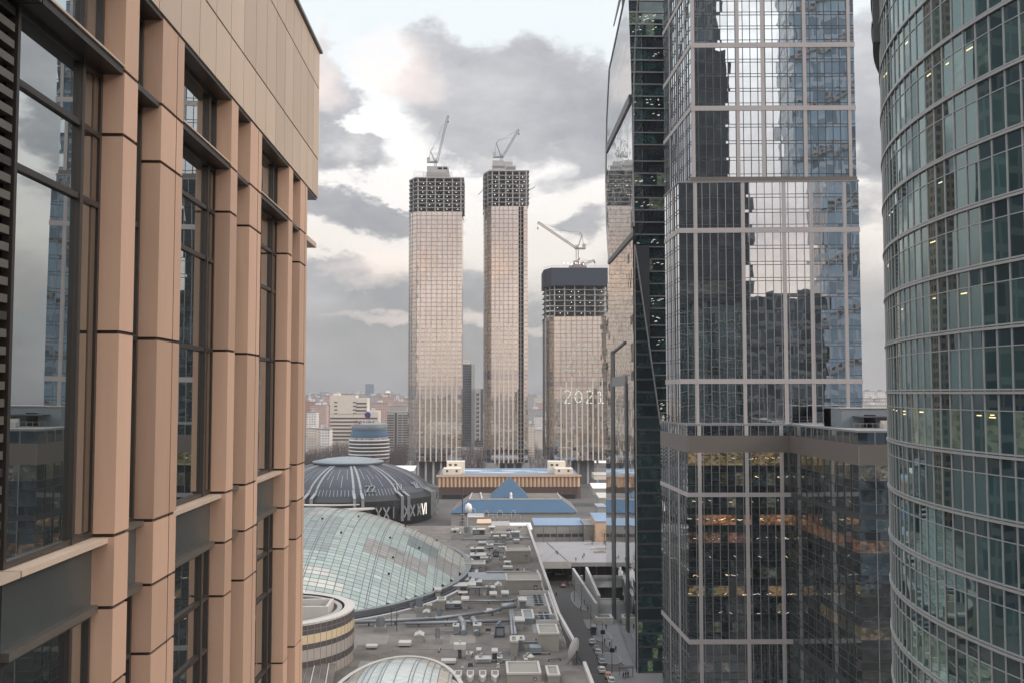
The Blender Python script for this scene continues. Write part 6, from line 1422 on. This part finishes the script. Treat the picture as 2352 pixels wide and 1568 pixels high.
# bare winter woods: far too many crowns to count
def wood(name, label, regions, n, hgt, dens):
    b = MB(); wr = random.Random(5)
    for _ in range(n):
        (x0, x1, y0, y1) = wr.choice(regions); x, y = wr.uniform(x0, x1), wr.uniform(y0, y1); h = hgt*wr.uniform(.7, 1.25); r = h*wr.uniform(.24,.34)
        b.bar((x, y, 0), (x, y, h*.5), .4)
        for k in range(dens):
            t_, u_ = wr.uniform(0, 2*math.pi), wr.random()**.5; zc = h*wr.uniform(.35, .95); rr = r*u_*(1 - abs(zc/h-.6)*1.1)
            p = Vector((x+rr*math.cos(t_), y+rr*math.sin(t_), zc)); d = Vector((math.cos(t_)*.5, math.sin(t_)*.5, wr.uniform(.6,1.4))).normalized()*wr.uniform(1.2, 2.6)
            s_ = Vector((wr.uniform(-1,1), wr.uniform(-1,1), 0)).normalized()*wr.uniform(.12,.30)
            b.q(p, p+s_, p+d)
    solo(name, b, 'twigs', label, 'wood', kind='stuff')
def gx(px, Yd): return at(px, 900, Y=Yd).x
wood('bare_wood', 'mass of bare brown winter trees in front of the far offices', [(gx(690,1000), gx(760,1000), 830, 1240), (gx(690,1000), gx(945,1000), 800, 1060), (gx(885,1000), gx(945,1100), 840, 1160)], 900, 15, 46)
wood('bare_wood', 'bare winter trees between the skyscraper feet', [(gx(1058,1000), gx(1115,1000), 900, 1250), (gx(1210,1000), gx(1262,1000), 900, 1400), (gx(945,900), gx(1110,900), 860, 900)], 330, 13, 46)

# ================================================================== street life
def tree(name, label, x, y, h, seed, group='bare trees by the deck'):
    tr = random.Random(seed); t = thing(name, label, 'tree', (x, y, .14), group)
    def trunk(b):
        b.bar((x, y, .1), (x, y, h*.45), .28); b.bar((x, y, h*.45), (x+.2, y, h*.75), .16)
        for k in range(9):
            a_ = tr.uniform(0, 6.28); z0 = h*tr.uniform(.3,.6); b.bar((x, y, z0), (x+math.cos(a_)*h*.22, y+math.sin(a_)*h*.22, z0+h*.28), .09)
    part('trunk', 'bark', t, trunk)
    def crown(b):
        for k in range(420):
            a_ = tr.uniform(0, 6.28); u = tr.random()**.5; z = h*tr.uniform(.4, 1.0); r = h*.34*u*(1.15-abs(z/h-.65)*1.6)
            p = Vector((x+math.cos(a_)*r, y+math.sin(a_)*r, z)); d = Vector((math.cos(a_)*.6, math.sin(a_)*.6, tr.uniform(.4,1.2)))*tr.uniform(.3,.8); s_ = Vector((tr.uniform(-1,1), tr.uniform(-1,1), 0))*.05
            b.q(p, p+s_, p+d)
    part('crown', 'twigs', t, crown)
for i, (px, py_2, h, lb) in enumerate([(1372,1238,7,'bare tree in front of the peach annex'),(1388,1245,6,'bare tree nearest the mirrored tower by the peach annex'),(1360,1250,6,'bare tree on the deck beside the tan annex'),(1392,1262,5,'low bare shrub tree on the deck by the mirrored tower')]):
    p = at(px, py_2, Z=8); t_ = tree('bare_tree', lb, p.x, p.y, h, 40+i)
    r_ = [o for o in bpy.data.objects if o.get('label') == lb][0]; r_.location.z += 8
def car_base():
    t = thing('parked_car', 'x', 'car', (0,0,0), 'cars on the street')
    L, W = 4.5, 1.8
    def body(b):
        prof = [(-L/2, .35), (-L/2, .85), (-L/2+.25, 1.0), (L/2-1.3, .98), (L/2-.2, .80), (L/2, .6), (L/2, .35)]
        A_ = [(-W/2, y, z) for y, z in prof]; B_ = [(W/2, y, z) for y, z in prof]
        b.q(*A_); b.q(*reversed(B_))
        for i in range(len(prof)): j = (i+1) % len(prof); b.q(A_[j], A_[i], B_[i], B_[j])
    def cabin(b, s=0, k=1.0):
        lo = [(-W/2+.08-s, -L/2+.15-s, .97), (W/2-.08+s, -L/2+.15-s, .97), (W/2-.08+s, L/2-1.35+s, .97), (-W/2+.08-s, L/2-1.35+s, .97)]
        hi = [(-W/2+.28, -L/2+.65, 1.42), (W/2-.28, -L/2+.65, 1.42), (W/2-.28, L/2-2.1, 1.42), (-W/2+.28, L/2-2.1, 1.42)]
        for i in range(4): j = (i+1) % 4; b.q(lo[i], lo[j], hi[j], hi[i])
    part('body', 'car_white', t, body); part('windows', 'car_glass', t, cabin)
    part('car_roof', 'car_white', t, lambda b: b.box(-W/2+.26, W/2-.26, -L/2+.62, L/2-2.05, 1.42, 1.47))
    for sx2 in (-1, 1):
        for sy in (-1.35, 1.35):
            b = MB(); b.tube([(sx2*(W/2-.2), sy, .33), (sx2*(W/2+.02), sy, .33)], .33, 14); b.build('wheel', 'tyre', t)
        part('headlight', 'lamp_dim', t, lambda b: b.box(sx2*.65-.18, sx2*.65+.18, L/2-.02, L/2+.02, .62, .74)); part('tail_light', 'tail_red', t, lambda b: b.box(sx2*.68-.14, sx2*.68+.14, -L/2-.02, -L/2+.02, .72, .86))
    return t
car0 = car_base(); first_car = True
def r4(x, y): return ((1500 + x/3.89)*.8241, (1500 + y/3.89)*.8241)
CARS = [(268,520,0,'car_red','red car driving away toward the deck'),(585,1135,8,'car_silver','silver car parked first in the kerb line, farthest away'),(628,1205,8,'car_black','black car second in the kerb line'),(650,1245,8,'car_silver','grey car third in the kerb line behind a black one'),
 (672,1300,8,'car_black','black car fourth in the kerb line'),(690,1350,8,'car_silver','pale grey car fifth in the kerb line'),(688,1440,8,'car_white','white car standing slightly out from the kerb'),(757,1500,10,'car_orange','orange taxi parked near the bottom of the street'),(790,1555,10,'car_white','white car parked last behind the orange taxi')]
for (cx_, cy_, rot, cm, lb) in CARS:
    p = at(*r4(cx_, cy_), Z=.01); t = car0 if first_car else dup(car0, (0,0,0))
    first_car = False; t.location = (p.x, p.y, .004); t.rotation_euler = (0, 0, R(-rot*.3)); t['label'] = lb
    for ch in t.children:
        if ch.name.startswith(('body', 'car_roof')):
            ch.data = ch.data.copy(); ch.data.materials[0] = MAT[cm]
# people: skinned figures
def person(label, x, y, z, yaw, coatm, seed, walk=.25):
    pr_ = random.Random(seed); t = thing('person', label, 'person', (x, y, z), 'people on foot'); s = walk*(1 if seed % 2 else -1)
    J = [(0,0,.95,.13),(0,.0,1.2,.15),(0,0,1.42,.14),(0,0,1.53,.06),(0,.01,1.66,.10),(0,.01,1.75,.07),
         (-.18,0,1.40,.07),(-.24,s*.4,1.12,.05),(-.22,s*.8,.88,.035),(.18,0,1.40,.07),(.24,-s*.4,1.12,.05),(.22,-s*.8,.88,.035),
         (-.09,-s*.5,.5,.075),(-.09,-s*1.1,.08,.05),(-.09,-s*1.1+.14,.05,.045),(.09,s*.5,.5,.075),(.09,s*1.1,.08,.05),(.09,s*1.1+.14,.05,.045)]
    E = [(0,1),(1,2),(2,3),(3,4),(4,5),(2,6),(6,7),(7,8),(2,9),(9,10),(10,11),(0,12),(12,13),(13,14),(0,15),(15,16),(16,17)]
    me = bpy.data.meshes.new('body'); me.from_pydata([j[:3] for j in J], E, []); o = bpy.data.objects.new('body', me); col.objects.link(o); o.parent = t
    m1 = o.modifiers.new('skin', 'SKIN'); o.modifiers.new('sub', 'SUBSURF').levels = 1
    for v_, j in zip(me.skin_vertices[0].data, J): v_.radius = (j[3], j[3]*.8)
    me.skin_vertices[0].data[0].use_root = True
    me.materials.append(MAT[coatm]); t.rotation_euler = (0, 0, yaw)
    b = MB(); b.lathe((0, .015), [(0, 1.60), (.085, 1.62), (.10, 1.68), (.085, 1.76), (.04, 1.80), (0, 1.81)], 12)
    h = b.mesh('hair', Vector((0,0,0))); h.materials.append(MAT['bark']); ho = bpy.data.objects.new('hair', h); col.objects.link(ho); ho.parent = t
    b = MB(); b.box(-.06, .06, .07, .105, 1.60, 1.70); f_ = b.mesh('face', Vector((0,0,0))); f_.materials.append(MAT['skin']); fo = bpy.data.objects.new('face', f_); col.objects.link(fo); fo.parent = t
PPL = [(195,172,8,'person in dark coat on the deck, left of a pair walking together'),(210,178,8,'person in dark coat on the deck, right of a pair walking together'),(497,198,8,'person in black on the deck near the ramp head'),(483,222,8,'person in black beside the ramp head, slightly nearer'),(409,248,8,'person in dark coat at the deck corner'),
 (482,335,0,'person climbing the ramp stairs'),(196,628,0,'person in black standing alone on the roadway'),(366,420,0,'person on the far island under the deck'),(502,718,0,'person in black at the second traffic island'),(480,600,0,'person in dark coat beside the underpass entrance'),
 (537,790,0,'person in dark coat crossing to the third island'),(602,815,0,'person in black behind the third island'),(462,790,0,'person in blue coat at the zebra edge'),(737,990,0,'person in black far up the wide pavement'),(760,560,0,'person in dark coat by the mirrored tower wall'),
 (776,1185,0,'person in black walking up the wide pavement'),(720,1150,0,'person in dark coat under the box lamp post'),(842,1230,0,'person in black near the mirrored tower corner'),(628,985,0,'person in dark coat beside the dark kiosk'),
 (925,1525,0,'person in black at the bus shelter, left of three'),(950,1518,0,'person in black at the bus shelter, middle of three'),(975,1512,0,'person in black at the bus shelter, right of three'),(690,1060,0,'person in dark coat ahead of the box lamp post')]
for i, (x, y, z, lb) in enumerate(PPL):
    p = at(*r4(x, y), Z=z); person(lb, p.x, p.y, p.z + (.14 if z == 0 and i != 6 else .0), R([10, 180, 160, 25][i % 4]), 'coat_blue' if 'blue' in lb else 'coat_dark', i+1)
def lamp(label, x, y, h, box=False):
    t = thing('street_lamp', label, 'street lamp', (x, y, .14), 'street lamps along the kerb')
    part('pole', 'unit_dark', t, lambda b: b.cyl((x, y), .10, .1, h, 8, r1=.06)); part('arm', 'unit_dark', t, lambda b: b.bar((x, y, h), (x-1.4, y, h+.3), .08)); part('lamp_head', 'alu_mid', t, lambda b: b.box(x-1.9, x-1.3, y-.14, y+.14, h+.22, h+.36))
    if box: part('sign_box', 'black', t, lambda b: b.box(x-.55, x+.75, y-.15, y+.15, h*.62, h*.62+1.1))
for (x, y, h, bx_, lb) in [(393,685,9,False,'plain black lamp post on the second traffic island'),(325,520,8,False,'thin lamp post on the far island beside the red car'),(572,1040,9,False,'black lamp post by the tan kerb strip and kiosk'),(697,1245,9,True,'lamp post with black box sign, farther of two'),(800,1460,9,True,'lamp post with black box sign, nearer of two'),(470,720,7,False,'short lamp post between the islands')]:
    p = at(*r4(x, y), Z=0); lamp(lb, p.x, p.y, h, bx_)
p = at(*r4(605, 1050), Z=0); t = thing('street_kiosk', 'small dark glazed kiosk on the kerb side', 'kiosk', (p.x, p.y, .14))
part('cabin', 'unit_dark', t, lambda b: b.box(p.x-.7, p.x+.7, p.y, p.y+3.4, .14, 2.6)); part('kiosk_roof', 'alu_mid', t, lambda b: b.box(p.x-.9, p.x+.9, p.y-.2, p.y+3.6, 2.6, 2.75)); part('window', 'car_glass', t, lambda b: b.box(p.x-.55, p.x+.55, p.y-.03, p.y, .9, 2.3))
p = at(*r4(945, 1500), Z=0); t = thing('bus_shelter', 'dark roofed bus shelter at the foot of the mirrored tower', 'bus shelter', (p.x, p.y, .14))
part('roof', 'unit_dark', t, lambda b: b.box(p.x-1.6, p.x+2.2, p.y-1, p.y+1, 2.6, 2.75))
for sx2 in (-1.5, 2.1): part('post', 'unit_dark', t, lambda b: b.box(p.x+sx2-.06, p.x+sx2+.06, p.y+.85, p.y+.97, .1, 2.6))
p = at(*r4(560, 930), Z=0); b = MB(); b.box(p.x-1.6, p.x+1.6, p.y-7, p.y+6, .14, .32); solo('planter_strip', b, 'cladding_brown', 'tan raised planting strip along the kerb', 'planter')
p = at(*r4(700, 640), Z=0); b = MB(); b.box(p.x-3, p.x+2.6, p.y-4, p.y+5, .14, .55); solo('low_podium', b, 'unit', 'low pale podium slab beside the underpass entrance', 'podium')
p = at(*r4(555, 650), Z=0); b = MB(); b.box(p.x-.7, p.x+.7, p.y-.5, p.y+.5, .14, 2.4); solo('advert_pillar', b, 'alu_mid', 'grey pillar below the underpass entrance', 'pillar')
for i, (x, y, nm) in enumerate([(235,395,'left'),(90,380,'at the parapet')]):
    p = at(*r4(x, y), Z=0); b = MB(); b.box(p.x-2, p.x+2, p.y, p.y+.2, .1, .8); solo('road_barrier', b, 'unit', 'low barrier in the shade under the deck, %s' % nm, 'barrier')
p = at(*r4(600, 60), Z=8)
b = MB(); b.bar((p.x-4, p.y, 8.2), (p.x+8, p.y-3, 9.4), .3); solo('barrier_boom', b, 'unit_pale', 'long pale boom lying over the deck edge', 'boom')
for k in range(5):
    p = at(1370+k*6, 1262+ (k%2)*7, Z=8); b = MB(); b.box(p.x-2.4, p.x+2.4, p.y, p.y+1, 8, 8.8); solo('deck_planter', b, 'unit' if k % 2 else 'unit_pale', ['first','second','third','fourth','fifth'][k] + ' long planter from the left on the deck by the mirrored tower', 'planter', 'planters on the deck')

# ================================================================== buildings behind the viewer (mirrored in the glass)
def rear(name, label, x0, x1, y0, y1, z, m_):
    t = thing(name, label, 'office tower', ((x0+x1)/2, (y0+y1)/2, 0), 'towers behind the viewpoint'); part('wall', m_, t, lambda b: b.box(x0, x1, y0, y1, 0, z)); part('roof', 'roof_grey', t, lambda b: b.box(x0-.5, x1+.5, y0-.5, y1+.5, z, z+1.5))
    return t
t = rear('rear_tower', 'tall dark tower mirrored in the left of the grid tower glass', 58, 96, -80, -45, 340, 'rear_dark')
rear('rear_tower', 'lower dark tower mirrored low in the grid tower glass', 96.5, 131, -80, -45, 122, 'rear_dark')
t = rear('rear_tower', 'tall bluish tower with slanting braces mirrored in the grid tower', 131.5, 172, -80, -45, 340, 'rear_blue')
for k in range(9): part('diagonal_brace', 'far_grey', t, lambda b: b.bar((132, -44.6, 60+k*26), (171, -44.6, 74+k*26), .9, 3.0))
rear('rear_tower', 'brown stone tower hidden behind the stone building, mirrored in the curved glass', -148, -100, 382, 405, 270, 'rear_brown')
rear('rear_tower', 'dark tower hidden behind the stone building, mirrored in the curved glass', -215, -96, 190, 225, 260, 'rear_dark')
# ================================================================== city air
b = MB(); b.box(-5200, 5200, -1500, 9000, -1.0, 330.0)
hz_ = solo('haze', b, 'roof', 'thin grey winter haze lying over the far city', 'haze', kind='stuff')
mv = bpy.data.materials.new('air'); mv.use_nodes = True; nn_ = NT(mv.node_tree)
pv = nn_.node('ShaderNodeVolumePrincipled', {'Color': (.46,.465,.49,1), 'Density': .00013, 'Anisotropy': 0.0})
nn_.node('ShaderNodeOutputMaterial', {1: pv.outputs[0]}); hz_.data.materials[0] = mv
